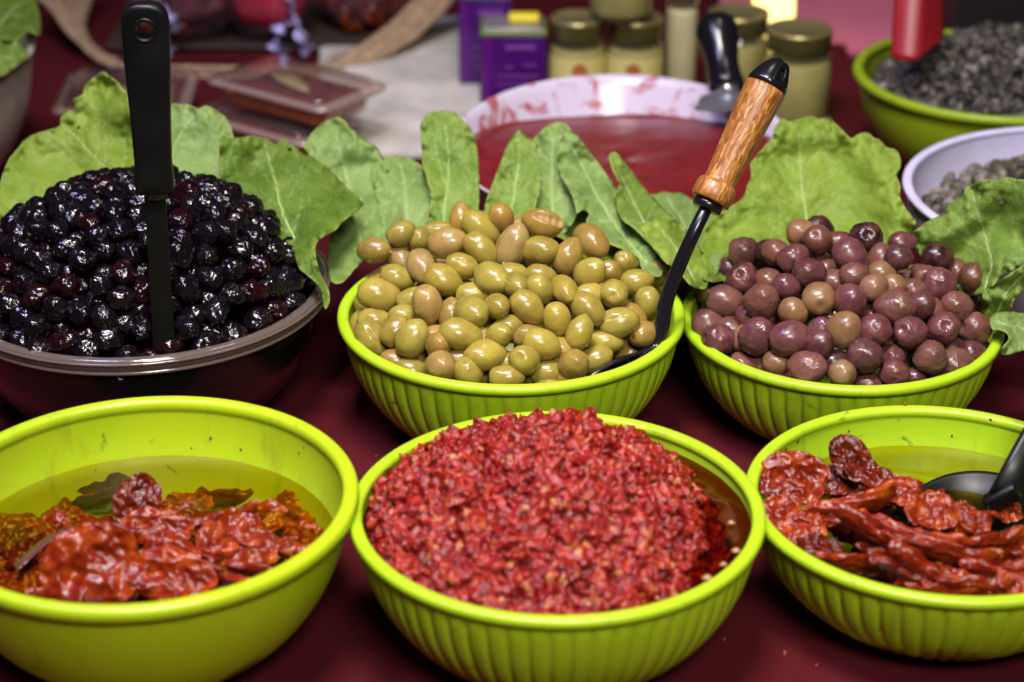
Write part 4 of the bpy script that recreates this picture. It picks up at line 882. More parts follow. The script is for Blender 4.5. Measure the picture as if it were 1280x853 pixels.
# ------------------------------------------------------------------ chopped pepper paste
def scatter(name, b, fz, n_big, s_big, n_small, s_small, cols, mat, label, cat, seed, rmax, base_col, keep=None, lift=0.3, fuse=0.0):
    rl = np.random.RandomState(seed); V42, F42 = ico(2); V12, F12 = ico(1)
    allV, allF, allC = [], [], []; off = 0
    def chunks(n, sz, BV, BF):
        nonlocal off
        for _ in range(n):
            while True:
                a = rl.uniform(0, 2 * np.pi); r = rmax * math.sqrt(rl.rand()); x, y = b.c[0] + r * math.cos(a), b.c[1] + r * math.sin(a); z = fz(x, y)
                if r + 0.004 < b.rin(min(z, b.h * 0.97)): break
            s = rl.uniform(*sz) * (0.75 + 0.5 * rl.rand() ** 3); st = np.array([rl.uniform(0.45, 0.95), rl.uniform(0.7, 1.25), rl.uniform(0.8, 1.5)]) * s
            if rl.rand() < 0.10: st = np.array([0.30, 0.9, 2.3]) * s
            q = Matrix(np.linalg.qr(rl.randn(3, 3))[0].tolist())
            v = BV * (1 + 0.42 * rl.uniform(-1, 1, (len(BV), 1))) * st; v = v @ np.array(q); v += np.array([x, y, z + rl.uniform(-0.5, lift) * s])
            c = cols[rl.choice(len(cols), p=[k[0] for k in cols])][1]; c = np.array(c) * rl.uniform(0.75, 1.25)
            allV.append(v); allF.append(np.array(BF) + off); allC.append(np.tile(np.r_[c, 1.0], (len(BV), 1))); off += len(BV)
    chunks(n_big, s_big, V42, F42); chunks(n_small, s_small, V12, F12)
    # the body of the heap beneath
    nr, ns = 40, 110; BV = []; BF = []
    for i in range(nr + 1):
        for k in range(ns):
            a = 2 * math.pi * k / ns; r = rmax * i / nr; x, y = b.c[0] + r * math.cos(a), b.c[1] + r * math.sin(a)
            z_ = fz(x, y) - s_big[1] * 0.5
            if fuse:
                lim = b.rin(min(z_, b.h * .97)) - 0.003
                if r > lim: x, y = b.c[0] + lim * math.cos(a), b.c[1] + lim * math.sin(a)
            BV.append((x, y, z_))
    for i in range(nr):
        for k in range(ns):
            k2 = (k + 1) % ns; BF.append((i * ns + k, (i + 1) * ns + k, (i + 1) * ns + k2)); BF.append((i * ns + k, (i + 1) * ns + k2, i * ns + k2))
    if fuse:
        n_ = len(BV); BV += [(b.c[0] + rmax * .7 * math.cos(2 * math.pi * k / ns), b.c[1] + rmax * .7 * math.sin(2 * math.pi * k / ns), 0.045) for k in range(ns)] + [(b.c[0], b.c[1], 0.045)]
        for k in range(ns):
            k2 = (k + 1) % ns; BF += [(nr * ns + k, n_ + k, n_ + k2), (nr * ns + k, n_ + k2, nr * ns + k2), (n_ + k, n_ + ns, n_ + k2)]
    allV.append(np.array(BV)); allF.append(np.array(BF) + off); allC.append(np.tile(np.r_[base_col, 1.0], (len(BV), 1)))
    V = np.concatenate(allV); Fc = np.concatenate(allF); C_ = np.concatenate(allC)
    V = V - np.array([b.c[0], b.c[1], 0])
    me = bpy.data.meshes.new(name); me.vertices.add(len(V)); me.vertices.foreach_set('co', V.astype(np.float32).ravel())
    me.loops.add(len(Fc) * 3); me.loops.foreach_set('vertex_index', Fc.astype(np.int32).ravel())
    me.polygons.add(len(Fc)); me.polygons.foreach_set('loop_start', np.arange(0, len(Fc) * 3, 3, dtype=np.int32)); me.update(calc_edges=True); me.validate()
    at = me.color_attributes.new('tint', 'FLOAT_COLOR', 'POINT'); at.data.foreach_set('color', C_.astype(np.float32).ravel())
    o = link(name, me, mat, None, (b.c[0], b.c[1], 0))
    if fuse:
        rm = o.modifiers.new('fuse', 'REMESH'); rm.mode = 'VOXEL'; rm.voxel_size = fuse; rm.use_smooth_shade = True
        sm_ = o.modifiers.new('soften', 'SMOOTH'); sm_.factor = 0.5; sm_.iterations = 1
    return tag(o, label, cat, None, 'stuff')
def paste_z(x, y):
    dx, dy = x - 0.024, y - 1.158
    r = math.hypot(dx * (1.02 if dx > 0 else 0.96), dy) / 0.124
    hgt = 0.077 + 0.056 * (1 - min(r, 1.2) ** 1.55)
    nz = 0.007 * fbm(Vector((x * 42, y * 42, 2.0))) + 0.005 * noise.noise(Vector((x * 110, y * 110, 5))) + 0.0025 * noise.noise(Vector((x * 240, y * 240, 9)))
    lowr = 0.022 * max(0, (dx - 0.040) / 0.07) ** 2 * (1 if dy > -0.08 else 0.5)
    return hgt + nz - lowr
REDS = [(0.42, (0.31, 0.016, 0.012)), (0.27, (0.40, 0.032, 0.020)), (0.15, (0.24, 0.012, 0.012)), (0.09, (0.48, 0.080, 0.030)), (0.03, (0.52, 0.16, 0.04)), (0.02, (0.55, 0.28, 0.11)), (0.02, (0.10, 0.006, 0.008))]
scatter('pepper_paste', BW['B'], paste_z, 4600, (0.0018, 0.0044), 6000, (0.0008, 0.0017), REDS, M['mince'], 'mound of coarsely chopped red pepper paste in the front middle bowl', 'pepper paste', 5, 0.1195, (0.10, 0.007, 0.008), lift=0.9, fuse=0.0008)
# ------------------------------------------------------------------ capers
def caper_z(x, y):
    r = math.hypot(x - 0.50, y - 1.985) / 0.135
    return 0.082 + 0.050 * (1 - min(r, 1.3) ** 1.8) + 0.004 * noise.noise(Vector((x * 40, y * 40, 7)))
GREYS = [(0.35, (0.060, 0.052, 0.042)), (0.30, (0.12, 0.10, 0.085)), (0.20, (0.025, 0.022, 0.020)), (0.15, (0.22, 0.19, 0.16))]
scatter('dark_capers', BW['G'], caper_z, 1500, (0.0032, 0.0050), 1200, (0.0018, 0.003), GREYS, M['caper'], 'heap of dark grey capers in the dull lime bowl', 'capers', 8, 0.127, (0.02, 0.018, 0.016), lift=0.8)
def white_bowl_capers():
    rl = random.Random(31); V, Fc = ico(3); ms = []
    for i in range(4):
        out = []
        for v in V:
            v = Vector(v); s = 1 + 0.22 * noise.noise(v * 1.4 + Vector((i * 5, 0, 0))) + 0.08 * noise.noise(v * 4 + Vector((i, 3, 0))); q = v * s
            if v.z > 0.75: q.z -= (v.z - 0.75) * 1.2
            out.append(q)
        me = np_mesh('caper', out, Fc); c = [(0.075, 0.070, 0.035), (0.14, 0.115, 0.090), (0.22, 0.18, 0.16), (0.040, 0.038, 0.024)][i]
        me.materials.append(plain('pickled caper', c, 0.42, var=0.4, vscale=160, bump=0.4, bscale=500)); me.shade_smooth(); ms.append(me)
    b = BW['H']; pts = []; t_ = 0
    def fz(x, y):
        return 0.066 + 0.050 * (1 - min(1.3, math.hypot(x - 0.475, y - 1.665) / 0.135) ** 1.7)
    while len(pts) < 210 and t_ < 40000:
        t_ += 1; a = rl.uniform(0, 6.283); r = 0.140 * math.sqrt(rl.random()); x, y = b.c[0] + r * math.cos(a), b.c[1] + r * math.sin(a)
        z = fz(x, y) + rl.uniform(-0.006, 0.003); q = Vector((x, y, z)); u = q - EYE
        if 640 + F_PX * u.x / u.dot(FWD) > 1330: continue
        if r + 0.006 > b.rin(z): continue
        if all((q - p).length > 0.0086 for p in pts): pts.append(q)
    for q in pts:
        k = rl.choice((0, 0, 1, 1, 2, 3)); o = bpy.data.objects.new('caper', ms[k]); COL.objects.link(o); s = rl.uniform(0.0046, 0.0066)
        o.matrix_world = Matrix.Translation(q) @ Matrix.Rotation(rl.uniform(0, 6.28), 4, (rl.random() + .1, rl.random(), rl.random())) @ Matrix.Diagonal((s * 1.25, s, s, 1))
        tag(o, ['olive green', 'beige grey', 'pale whitish', 'dark green'][k] + ' pickled caper in the pale lilac white bowl', 'caper', 'pickled capers in the white bowl')
white_bowl_capers()

# ------------------------------------------------------------------ flakes and crumbs
def wall_hit(b, px, py):
    """point on the inner far wall of a bowl seen at this place"""
    d = ray(px, py); last = None
    for i in range(900):
        Y = b.c[1] - b.R + (2 * b.R + 0.02) * i / 899; p = EYE + d * (Y / d.y)
        if not (0 < p.z < b.h): continue
        ins = math.hypot(p.x - b.c[0], p.y - b.c[1]) < b.rin(p.z)
        if last and not ins: return p
        last = ins
    return None
def flake(p, nrm, s, mat, name, label, cat, seed):
    rl = random.Random(seed); V, Fc = ico(2)
    V = [Vector((v[0] * s * 1.5 * (1 + .4 * noise.noise(Vector(v) * 2 + Vector((seed, 0, 0)))), v[1] * s * .8 * (1 + .5 * noise.noise(Vector(v) * 2 + Vector((0, seed, 0)))), v[2] * s * .35)) for v in V]
    o = link(name, np_mesh(name, V, Fc), mat); Mx = frame_from(Vector((rl.uniform(-1, 1), rl.uniform(-1, 1), rl.uniform(-1, 1))), nrm).to_4x4(); Mx.translation = p + nrm * s * .2; o.matrix_world = Mx
    tag(o, label, cat, 'herb flakes and crumbs')
for i, (k, px, py, s_) in enumerate([('A', 302, 562, .0011), ('A', 239, 560, .0008), ('A', 374, 566, .0009), ('A', 119, 588, .0009), ('A', 264, 547, .0012), ('C', 997, 552, .0012), ('C', 982, 562, .0012), ('C', 1061, 539, .0012), ('C', 1237, 525, .0016), ('C', 1190, 545, .0010)]):
    p = wall_hit(BW[k], px, py)
    if p is None: continue
    n = Vector((BW[k].c[0] - p.x, BW[k].c[1] - p.y, 0.03)).normalized()
    flake(p, n, s_, M['herb'], 'herb_flake', 'tiny dark herb flake stuck inside the ' + ('front left oil bowl' if k == 'A' else 'bowl with the black ladle'), 'herb flake', i)
for i, (px, py, s_) in enumerate([(981, 818, .0016), (1021, 832, .0013), (470, 570, .0009), (905, 800, .0009)]):
    p = at_z(px, py, -0.0015); flake(p, Vector((0, 0, 1)), s_, M['meat_crumb'], 'crumb', ['larger red crumb on the cloth below the ladle bowl', 'smaller red crumb on the cloth below the ladle bowl', 'tiny red crumb on the cloth between the front left bowls', 'tiny red crumb on the cloth beside the paste bowl'][i], 'crumb', 30 + i)
p = at_z(1131, 505, 0.081); flake(p, Vector((0, 0, 1)), .0017, M['sauce'], 'crumb', 'orange crumb on the back rim of the ladle bowl', 'crumb', 50)

# ------------------------------------------------------------------ utensils
def plate_mesh(outline, holes, th, bev, nx=None):
    """flat bar with real holes in local XY, extruded along Z by th and bevelled"""
    pts = [Vector(p) for p in outline]; n0 = len(pts); loops = [list(range(n0))]
    for h in holes:
        s = len(pts); pts += [Vector(p) for p in h]; loops.append(list(range(s, s + len(h))))
    edges = [(l[i], l[(i + 1) % len(l)]) for l in loops for i in range(len(l))]
    r = delaunay_2d_cdt(pts, edges, [], 0, 1e-7)
    V2 = [v[:] for v in r[0]]; out = [tuple(p) for p in outline]
    keep = [f for f in r[2] if inside(out, tuple(np.mean([V2[i] for i in f], 0))) and not any(inside([tuple(p) for p in h], tuple(np.mean([V2[i] for i in f], 0))) for h in holes)]
    bm = bmesh.new(); vs = [bm.verts.new((x, y, -th / 2)) for x, y in V2]
    for f in keep:
        try: bm.faces.new([vs[i] for i in f])
        except ValueError: pass
    bmesh.ops.dissolve_limit(bm, angle_limit=0.001, verts=bm.verts, edges=[e for e in bm.edges if len(e.link_faces) == 2])
    g = bmesh.ops.extrude_face_region(bm, geom=bm.faces[:]); bmesh.ops.translate(bm, vec=(0, 0, th), verts=[v for v in g['geom'] if isinstance(v, bmesh.types.BMVert)])
    bmesh.ops.recalc_face_normals(bm, faces=bm.faces)
    if bev:
        ed = [e for e in bm.edges if len(e.link_faces) == 2 and e.calc_face_angle(0) > 0.9]
        bmesh.ops.bevel(bm, geom=ed, offset=bev, segments=3, profile=0.5, affect='EDGES')
    me = bpy.data.meshes.new('bar'); bm.to_mesh(me); bm.free(); return me
def smooth_angle(o):
    o.data.shade_smooth()
    try: o.data.set_sharp_from_angle(angle=R(40))
    except Exception: pass

# black spatula in the black olives
def black_spatula():
    top = at_y(180, 3, 1.352); bot = at_y(206, 447, 1.352); ax = (top - bot); Ln = ax.length; ax.normalize()
    nrm = (EYE - (top + bot) / 2); nrm = (nrm - ax * nrm.dot(ax)).normalized(); nrm = (nrm + Vector((-0.10, 0, 0))).normalized(); xd = ax.cross(nrm).normalized(); nrm = xd.cross(ax)
    Mx = Matrix((xd, ax, nrm)).transposed().to_4x4(); Mx.translation = bot
    root = thing('black_spatula', 'black plastic spatula with a hanging hole, standing in the black olives', 'spatula'); root.matrix_world = Mx
    m = mpp(bot)
    def W(px): return px * m / 2
    L = lambda py: (447 - py) * Ln / 444
    hp = [(226, 19.5), (232, 20), (190, 22), (140, 23.5), (90, 26), (50, 27.5), (30, 28), (18, 26.5), (10, 22.5), (5, 15), (3, 7)]
    side = [(W(2 * w_), L(py)) for py, w_ in hp[1:]]
    out = side + [(-x, y) for x, y in reversed(side)]
    out = [tuple(p) for p in spline(out, 0.004)]
    out = [p for p in out if p[1] >= L(232) - 1e-6]
    hc = L(33); hole = [(0.0058 * math.cos(a), hc + 0.0058 * math.sin(a)) for a in np.linspace(0, 2 * math.pi, 25)[:-1]]
    me = plate_mesh(out, [hole], 0.013, 0.0028); me.materials.append(M['black']); o = link('handle', me, None, root); smooth_angle(o)
    v, f = lathe([(0.0058 + 0.0016 + 0.0016 * math.cos(a), 0.0016 * math.sin(a)) for a in np.linspace(0, 2 * math.pi, 11)[:-1]], 40, None, True)
    o2 = link('hole_collar', np_mesh('hole_collar', v, f), M['black'], root, (0, hc, 0.0054))
    bl = [(-W(25), L(236)), (-W(26), L(300)), (-W(27), L(400)), (-W(28), L(452)), (W(28), L(452)), (W(27), L(400)), (W(26), L(300)), (W(25), L(236))]
    me = plate_mesh(bl[:], [], 0.0032, 0.0006); me.materials.append(M['black']); o = link('blade', me, None, root); smooth_angle(o)
    v, f = box((0, L(233), 0), (W(43), 0.010, 0.0112), 0.003); link('collar', np_mesh('collar', v, f), M['black_gloss'], root)
black_spatula()

# wooden handled ladle in the green olives
def wood_ladle():
    Yb = 1.345; tip = at_y(975, 74, 1.47); shaft_top = at_y(882, 262, 1.418)
    ax = (tip - shaft_top).normalized()
    root = thing('wooden_handled_ladle', 'ladle with carved wooden handle and black shaft standing in the green olives', 'ladle', at_z(823, 440, 0.105))
    b0 = root.location
    zq = Vector((0, 0, 1)).rotation_difference(ax)
    m = mpp(shaft_top)
    L = (tip - shaft_top).length
    def ring(us, name, mat, n=40, sq=0.0):
        # us: list of (u along 0..1, radius px)
        v, f = lathe([(max(1e-5, r * m), u * L) for u, r in us], n); 
        o = link(name, np_mesh(name, v, f), mat, root); o.rotation_mode = 'QUATERNION'; o.rotation_quaternion = zq; o.location = shaft_top - b0; return o
    ring([(0.0, 1), (0.0, 17.5), (0.008, 19), (0.035, 19.5), (0.05, 18.5), (0.055, 12)], 'ferrule', M['black_gloss'])
    ring([(0.052, 12), (0.054, 24), (0.062, 25.5), (0.10, 26), (0.155, 25.5), (0.170, 23.5), (0.182, 20.5), (0.195, 20), (0.25, 20.5), (0.40, 22.5), (0.55, 24.5), (0.70, 26), (0.790, 26.6), (0.812, 26), (0.815, 12)], 'wooden_grip', M['wood'])
    cap = ring([(0.812, 12), (0.814, 24.5), (0.822, 26.6), (0.85, 25.5), (0.88, 23), (0.92, 19), (0.955, 14.5), (0.985, 9), (1.0, 4), (1.004, 0)], 'end_cap', M['black_gloss'])
    # flat facet with the hanging slot on the cap
    sd = (EYE - tip); sd = (sd - ax * sd.dot(ax)).normalized(); sd = (sd + ax.cross(sd) * 0.55).normalized(); xd = sd.cross(ax).normalized()
    out = [tuple(p) for p in spline([(-0.0060, 0.0), (0.0060, 0.0), (0.0055, 0.010), (0.0030, 0.017), (-0.0030, 0.017), (-0.0055, 0.010)], 0.0012)]
    hole = [(0.0018 * math.cos(a), 0.008 + 0.0052 * math.sin(a)) for a in np.linspace(0, 2 * math.pi, 17)[:-1]]
    me = plate_mesh(out, [hole], 0.003, 0.0006); me.materials.append(M['black']); fo = link('slot_plate', me, None, root)
    Mx = Matrix((xd, (ax - sd * 0.32).normalized(), xd.cross((ax - sd * 0.32).normalized()))).transposed().to_4x4()
    Mx.translation = shaft_top - b0 + ax * (0.835 * L) + sd * 0.0152; fo.matrix_local = Mx; smooth_angle(fo)
    # shaft: straight, then bends down into the bowl
    pts = [shaft_top + ax * 0.002, at_y(868, 290, 1.408), at_y(850, 330, 1.402), at_y(838, 360, 1.398), at_y(831, 385, 1.394), at_y(827, 410, 1.390), at_y(820, 434, 1.386), at_y(811, 443, 1.380), at_y(795, 452, 1.372)]
    P = [Vector(p) - b0 for p in spline([tuple(p) for p in pts], 0.004, False)]
    v, f = tube(P, [0.0048 + 0.0012 * min(1, i / (len(P) * 0.8)) for i in range(len(P))], 16); link('shaft', np_mesh('shaft', v, f), M['black_gloss'], root)
    # the scoop: a shallow black dish lying on its edge along the rim
    a0 = at_y(822, 431, 1.383); a1 = at_y(734, 468, 1.334); cx = (a0 + a1) / 2; xd = (a1 - a0); hl = xd.length / 2; xd.normalize()
    nrm = Vector((-0.25, 0.80, 0.62)); nrm = (nrm - xd * nrm.dot(xd)).normalized(); yd = nrm.cross(xd)
    V = []; Fc = []; nr, ns = 10, 48
    for i in range(nr + 1):
        for k in range(ns):
            a = 2 * math.pi * k / ns; r = i / nr; V.append((hl * 1.05 * r * math.cos(a), hl * 0.62 * r * math.sin(a), 0.007 * (1 - r * r)))
    for i in range(nr):
        for k in range(ns): k2 = (k + 1) % ns; Fc.append((i * ns + k, (i + 1) * ns + k, (i + 1) * ns + k2, i * ns + k2))
    o = link('scoop', np_mesh('scoop', V, Fc), M['black_gloss'], root); s = o.modifiers.new('thick', 'SOLIDIFY'); s.thickness = 0.0022; s.offset = -1
    down = yd if yd.z < 0 else -yd
    Mx = Matrix((xd, yd, nrm)).transposed().to_4x4(); Mx.translation = cx + down * hl * 0.55 - b0; o.matrix_local = Mx
wood_ladle()

# black ladle in the right tomato bowl
def black_ladle():
    c = at_z(1214, 629, 0.057); root = thing('black_ladle', 'black plastic ladle resting in the dried tomatoes, right edge', 'ladle', c)
    V = []; Fc = []; nr, ns = 14, 60; tilt = Matrix.Rotation(R(-9), 3, 'Y') @ Matrix.Rotation(R(6), 3, 'X')
    for i in range(nr + 1):
        for k in range(ns):
            a = 2 * math.pi * k / ns; r = i / nr; V.append(tilt @ Vector((0.040 * r * math.cos(a), 0.036 * r * math.sin(a), -0.013 * (1 - r ** 2.2))))
    for i in range(nr):
        for k in range(ns): k2 = (k + 1) % ns; Fc.append((i * ns + k, (i + 1) * ns + k, (i + 1) * ns + k2, i * ns + k2))
    o = link('scoop', np_mesh('scoop', V, Fc), M['black'], root); s = o.modifiers.new('thick', 'SOLIDIFY'); s.thickness = 0.002; s.offset = -1
    p0 = at_y(1252, 622, 1.195); p1 = at_y(1268, 592, 1.20); p2 = at_y(1300, 535, 1.22); p3 = at_y(1360, 440, 1.25)
    P = [Vector(p) - c for p in spline([tuple(p) for p in (p0, p1, p2, p3)], 0.006, False)]
    V = []; Fc = []; n = 12                      # flat oval bar
    for i, p in enumerate(P):
        t_ = (P[min(i + 1, len(P) - 1)] - P[max(i - 1, 0)]).normalized(); side = t_.cross(-FWD).normalized(); nn = side.cross(t_)
        for k in range(n):
            a = 2 * math.pi * k / n; V.append(p + side * 0.0092 * math.copysign(abs(math.cos(a)) ** .6, math.cos(a)) + nn * 0.0042 * math.copysign(abs(math.sin(a)) ** .6, math.sin(a)))
    for i in range(len(P) - 1):
        for k in range(n): k2 = (k + 1) % n; Fc.append((i * n + k, i * n + k2, (i + 1) * n + k2, (i + 1) * n + k))
    Fc.append(tuple(range(n - 1, -1, -1))); link('handle', np_mesh('handle', V, Fc), M['black'], root)
    v, f = box((0, 0, 0), (0.024, 0.010, 0.014), 0.003); o = link('neck', np_mesh('neck', v, f), M['black'], root, p0 - c); o.rotation_euler = (0.2, -0.6, 0)
black_ladle()

# ------------------------------------------------------------------ dish of red paste
def paste_dish():
    c = (0.099, 1.776); b = Bowl(); Rr, hb, rb = 0.155, 0.100, 0.100; SY = 1.22
    root = thing('white_dish', 'white deep dish smeared with red paste behind the leaves', 'dish', (c[0], c[1], 0))
    prof = [(0.001, 0.003), (rb * .9, 0.003), (rb * .93, 0.0), (rb, 0.0)]
    for i in range(1, 25): s = i / 24; prof.append((rb + (Rr - 0.002 - rb) * s ** 0.8, hb * s))
    prof += [(Rr, hb + 0.0012), (Rr - 0.002, hb + 0.0022), (Rr - 0.005, hb)]
    for i in range(23, 0, -1): s = i / 24; prof.append((rb + (Rr - 0.002 - rb) * s ** 0.8 - 0.004, max(hb * s, 0.005)))
    prof.append((0.001, 0.005)); v, f = lathe(prof, 140); v = [(p[0], p[1] * SY, p[2]) for p in v]; link('body', np_mesh('body', v, f), M['dish'], root)
    zt = 0.0735; rt = rb + (Rr - 0.002 - rb) * (zt / hb) ** 0.8 - 0.0032
    v, f = lathe([(rt + 0.0002 + 0.0012 * math.cos(a) * 0.3, zt + 0.0012 * math.sin(a)) for a in np.linspace(0, 2 * math.pi, 9)[:-1]], 120, None, True)
    v = [(p[0], p[1] * SY, p[2]) for p in v]; link('glaze_line', np_mesh('glaze_line', v, f), M['teal'], root)
    V = []; Fc = []; nr, ns = 50, 140; rp = rb + (Rr - 0.002 - rb) * 0.68 ** 0.8 - 0.0036; rside = rb + (Rr - 0.002 - rb) * 0.91 ** 0.8 - 0.0036
    for i in range(nr + 1):
        for k in range(ns):
            a = 2 * math.pi * k / ns; sa_ = max(0.0, math.sin(a)) ** 1.5; r = (rp * sa_ + rside * (1 - sa_)) * i / nr; x, y = r * math.cos(a), r * math.sin(a); u = i / nr
            sb = 0.5 + 0.5 * math.sin(a); z = 0.0675 + 0.020 * (1 - u ** 3) * (1 - 0.3 * sb) + u ** 2 * 0.024 * (1 - max(0.0, math.sin(a)) ** 1.5) + 0.0009 * fbm(Vector((x * 22, y * 22, 3)))
            z += 0.0035 * math.exp(-((u - 0.93) / 0.03) ** 2) * (0.6 + 0.8 * noise.noise(Vector((math.cos(a) * 2.5, math.sin(a) * 2.5, 5))))
            V.append((x, y * SY, z))
    for i in range(nr):
        for k in range(ns): k2 = (k + 1) % ns; Fc.append((i * ns + k, (i + 1) * ns + k, (i + 1) * ns + k2, i * ns + k2))
    o = link('red_paste', np_mesh('red_paste', V, Fc), M['red_paste'], None, (c[0], c[1], 0)); tag(o, 'glossy dark red paste filling the white dish', 'paste', None, 'stuff')
    # black handled spreader lying in the dish
    p0 = at_y(909, 112, 1.885); p1 = at_y(893, 22, 1.945); r2 = thing('spreader', 'steel spreader with bulbous black handle in the white dish', 'spreader', p0)
    ax = (p1 - p0); L = ax.length; ax.normalize(); m = mpp(p0)
    pr = [(0.0, 1), (0.0, 21), (0.05, 23), (0.12, 22), (0.20, 20.5), (0.35, 20), (0.50, 22.5), (0.65, 26), (0.80, 27.5), (0.90, 25.5), (0.96, 20), (1.0, 11), (1.01, 0)]
    v, f = lathe([(max(r * m, 1e-5), u * L) for u, r in pr], 40); o = link('handle', np_mesh('handle', v, f), M['black_gloss'], r2)
    o.rotation_mode = 'QUATERNION'; o.rotation_quaternion = Vector((0, 0, 1)).rotation_difference(ax)
    v, f = lathe([(1e-5, -0.007), (13 * m, -0.007), (14 * m, 0), (13 * m, 0.003), (1e-5, 0.003)], 24); o = link('ferrule', np_mesh('ferrule', v, f), M['steel'], r2); o.rotation_mode = 'QUATERNION'; o.rotation_quaternion = Vector((0, 0, 1)).rotation_difference(ax)
    q = [at_y(898, 113, 1.884), at_y(922, 113, 1.884), at_y(940, 128, 1.870), at_y(905, 142, 1.85), at_y(868, 138, 1.86), at_y(876, 122, 1.876)]
    V = [p - p0 for p in q]; me = np_mesh('blade', V, [tuple(range(6))]); o = link('blade', me, M['steel'], r2, smooth=False); s = o.modifiers.new('thick', 'SOLIDIFY'); s.thickness = 0.0014
paste_dish()

# red scoop in the dark capers
def red_scoop():
    root = thing('red_scoop', 'red plastic scoop stuck in the dark capers', 'scoop', at_y(1140, 75, 1.93)); b = root.location
    A = [at_y(1113, 72, 1.925), at_y(1147, 76, 1.915), at_y(1157, -40, 1.96), at_y(1120, -40, 1.97)]; B = [at_y(1147, 76, 1.915), at_y(1180, 50, 1.955), at_y(1182, -40, 2.0), at_y(1157, -40, 1.96)]
    for nm, Q, cv in (('front_side', A, 0.004), ('right_side', B, 0.002)):
        V = []; Fc = []; n = 10; k = 14
        for j in range(k + 1):
            for i in range(n + 1):
                u, w_ = i / n, j / k; p = (Q[0] * (1 - u) + Q[1] * u) * (1 - w_) + (Q[3] * (1 - u) + Q[2] * u) * w_
                V.append(p - b + Vector((0, -cv * math.sin(math.pi * u), 0)))
        for j in range(k):
            for i in range(n): Fc.append((j * (n + 1) + i, j * (n + 1) + i + 1, (j + 1) * (n + 1) + i + 1, (j + 1) * (n + 1) + i))
        o = link(nm, np_mesh(nm, V, Fc), M['red_plastic'], root); s = o.modifiers.new('thick', 'SOLIDIFY'); s.thickness = 0.002
red_scoop()

# ------------------------------------------------------------------ jars, tins, packs at the back
def jar(px, py_base, wpx, h, label, lid='gold', content='cream', lab=None, Y=None, z0=0.0, lidh=0.018, name='glass_jar'):
    p = at_z(px, py_base, z0) if Y is None else Vector((at_y(px, 200, Y).x, Y, z0))
    r = wpx * mpp(p + Vector((0, 0, h / 2))) / 2; root = thing(name, label, 'jar', p, 'jars at the back of the stall')
    hg = h - lidh
    g = [(1e-4, 0.001), (r * .88, 0.0005), (r * .98, 0.004), (r, 0.010), (r, hg * .80), (r * .97, hg * .87), (r * .86, hg * .94), (r * .84, hg)]
    v, f = lathe(g, 56); link('glass', np_mesh('glass', v, f), M['glass'], root)
    ci = r * .955; v, f = lathe([(1e-4, 0.004), (ci * .9, 0.004), (ci, 0.010), (ci, hg * .78), (ci * .9, hg * .82), (1e-4, hg * .82)], 48); link('content', np_mesh('content', v, f), M[content], root)
    rl_ = r * .93
    v, f = lathe([(rl_ * .97, hg - 0.004), (rl_, hg - 0.002), (rl_, h - 0.003)], 56); link('lid_skirt', np_mesh('lid_skirt', v, f), M['dark_lid'], root)
    v, f = lathe([(rl_ * 1.0, h - 0.0035), (rl_ * 1.03, h - 0.002), (rl_ * 1.0, h), (rl_ * .93, h), (rl_ * .88, h - 0.0015), (1e-4, h - 0.001)], 56); link('lid', np_mesh('lid', v, f), M[lid], root)
    if lab:
        V = []; Fc = []; a0, a1 = R(-168), R(-12); n = 30; z0_, z1_ = hg * .28, hg * .76
        for j in range(2):
            for i in range(n + 1): a = a0 + (a1 - a0) * i / n; V.append(((r + .0006) * math.cos(a), (r + .0006) * math.sin(a), (z0_, z1_)[j]))
        for i in range(n): Fc.append((i, i + 1, n + 2 + i, n + 1 + i))
        lo = link('label', np_mesh('label', V, Fc), M['label'], root)
        V = [(0, -(r + .0010), (z0_ + z1_) / 2)]; Fc = []                         # round orange picture on the label
        for i in range(16):
            a = 2 * math.pi * i / 16; an = R(-90) + 0.26 * math.cos(a) + lab[0]; V.append(((r + .0011) * math.cos(an), (r + .0011) * math.sin(an), z0_ * .35 + z1_ * .65 + 0.0085 * math.sin(a)))
        V[0] = ((r + .0011) * math.cos(R(-90) + lab[0]), (r + .0011) * math.sin(R(-90) + lab[0]), z0_ * .35 + z1_ * .65)
        Fc = [(0, 1 + i, 1 + (i + 1) % 16) for i in range(16)]; link('label_picture', np_mesh('label_picture', V, Fc), M['label_print'], lo)
    return root
jar(993, 149, 86, 0.100, 'squat jar of green paste with a gold lid beside the fan shaped leaf', 'gold', 'cream')
jar(720, 0, 71, 0.098, 'jar with gold lid and yellow label right of the purple tin', 'gold', 'cream', (0.05,), Y=2.165)
jar(790, 0, 71, 0.098, 'jar with yellow label and orange picture below the stacked jar', 'gold', 'cream', (-0.1,), Y=2.165)
jar(772, 0, 80, 0.100, 'jar stacked on top of the two labelled jars', 'gold', 'cream', None, Y=2.160, z0=0.0995)
jar(846, 0, 40, 0.135, 'tall slim pale jar behind the bulbous black handle', 'gold', 'cream_pale', None, Y=2.20, name='tall_jar')
jar(915, 0, 80, 0.090, 'jar half hidden behind the bulbous black handle', 'gold', 'cream', None, Y=2.21)
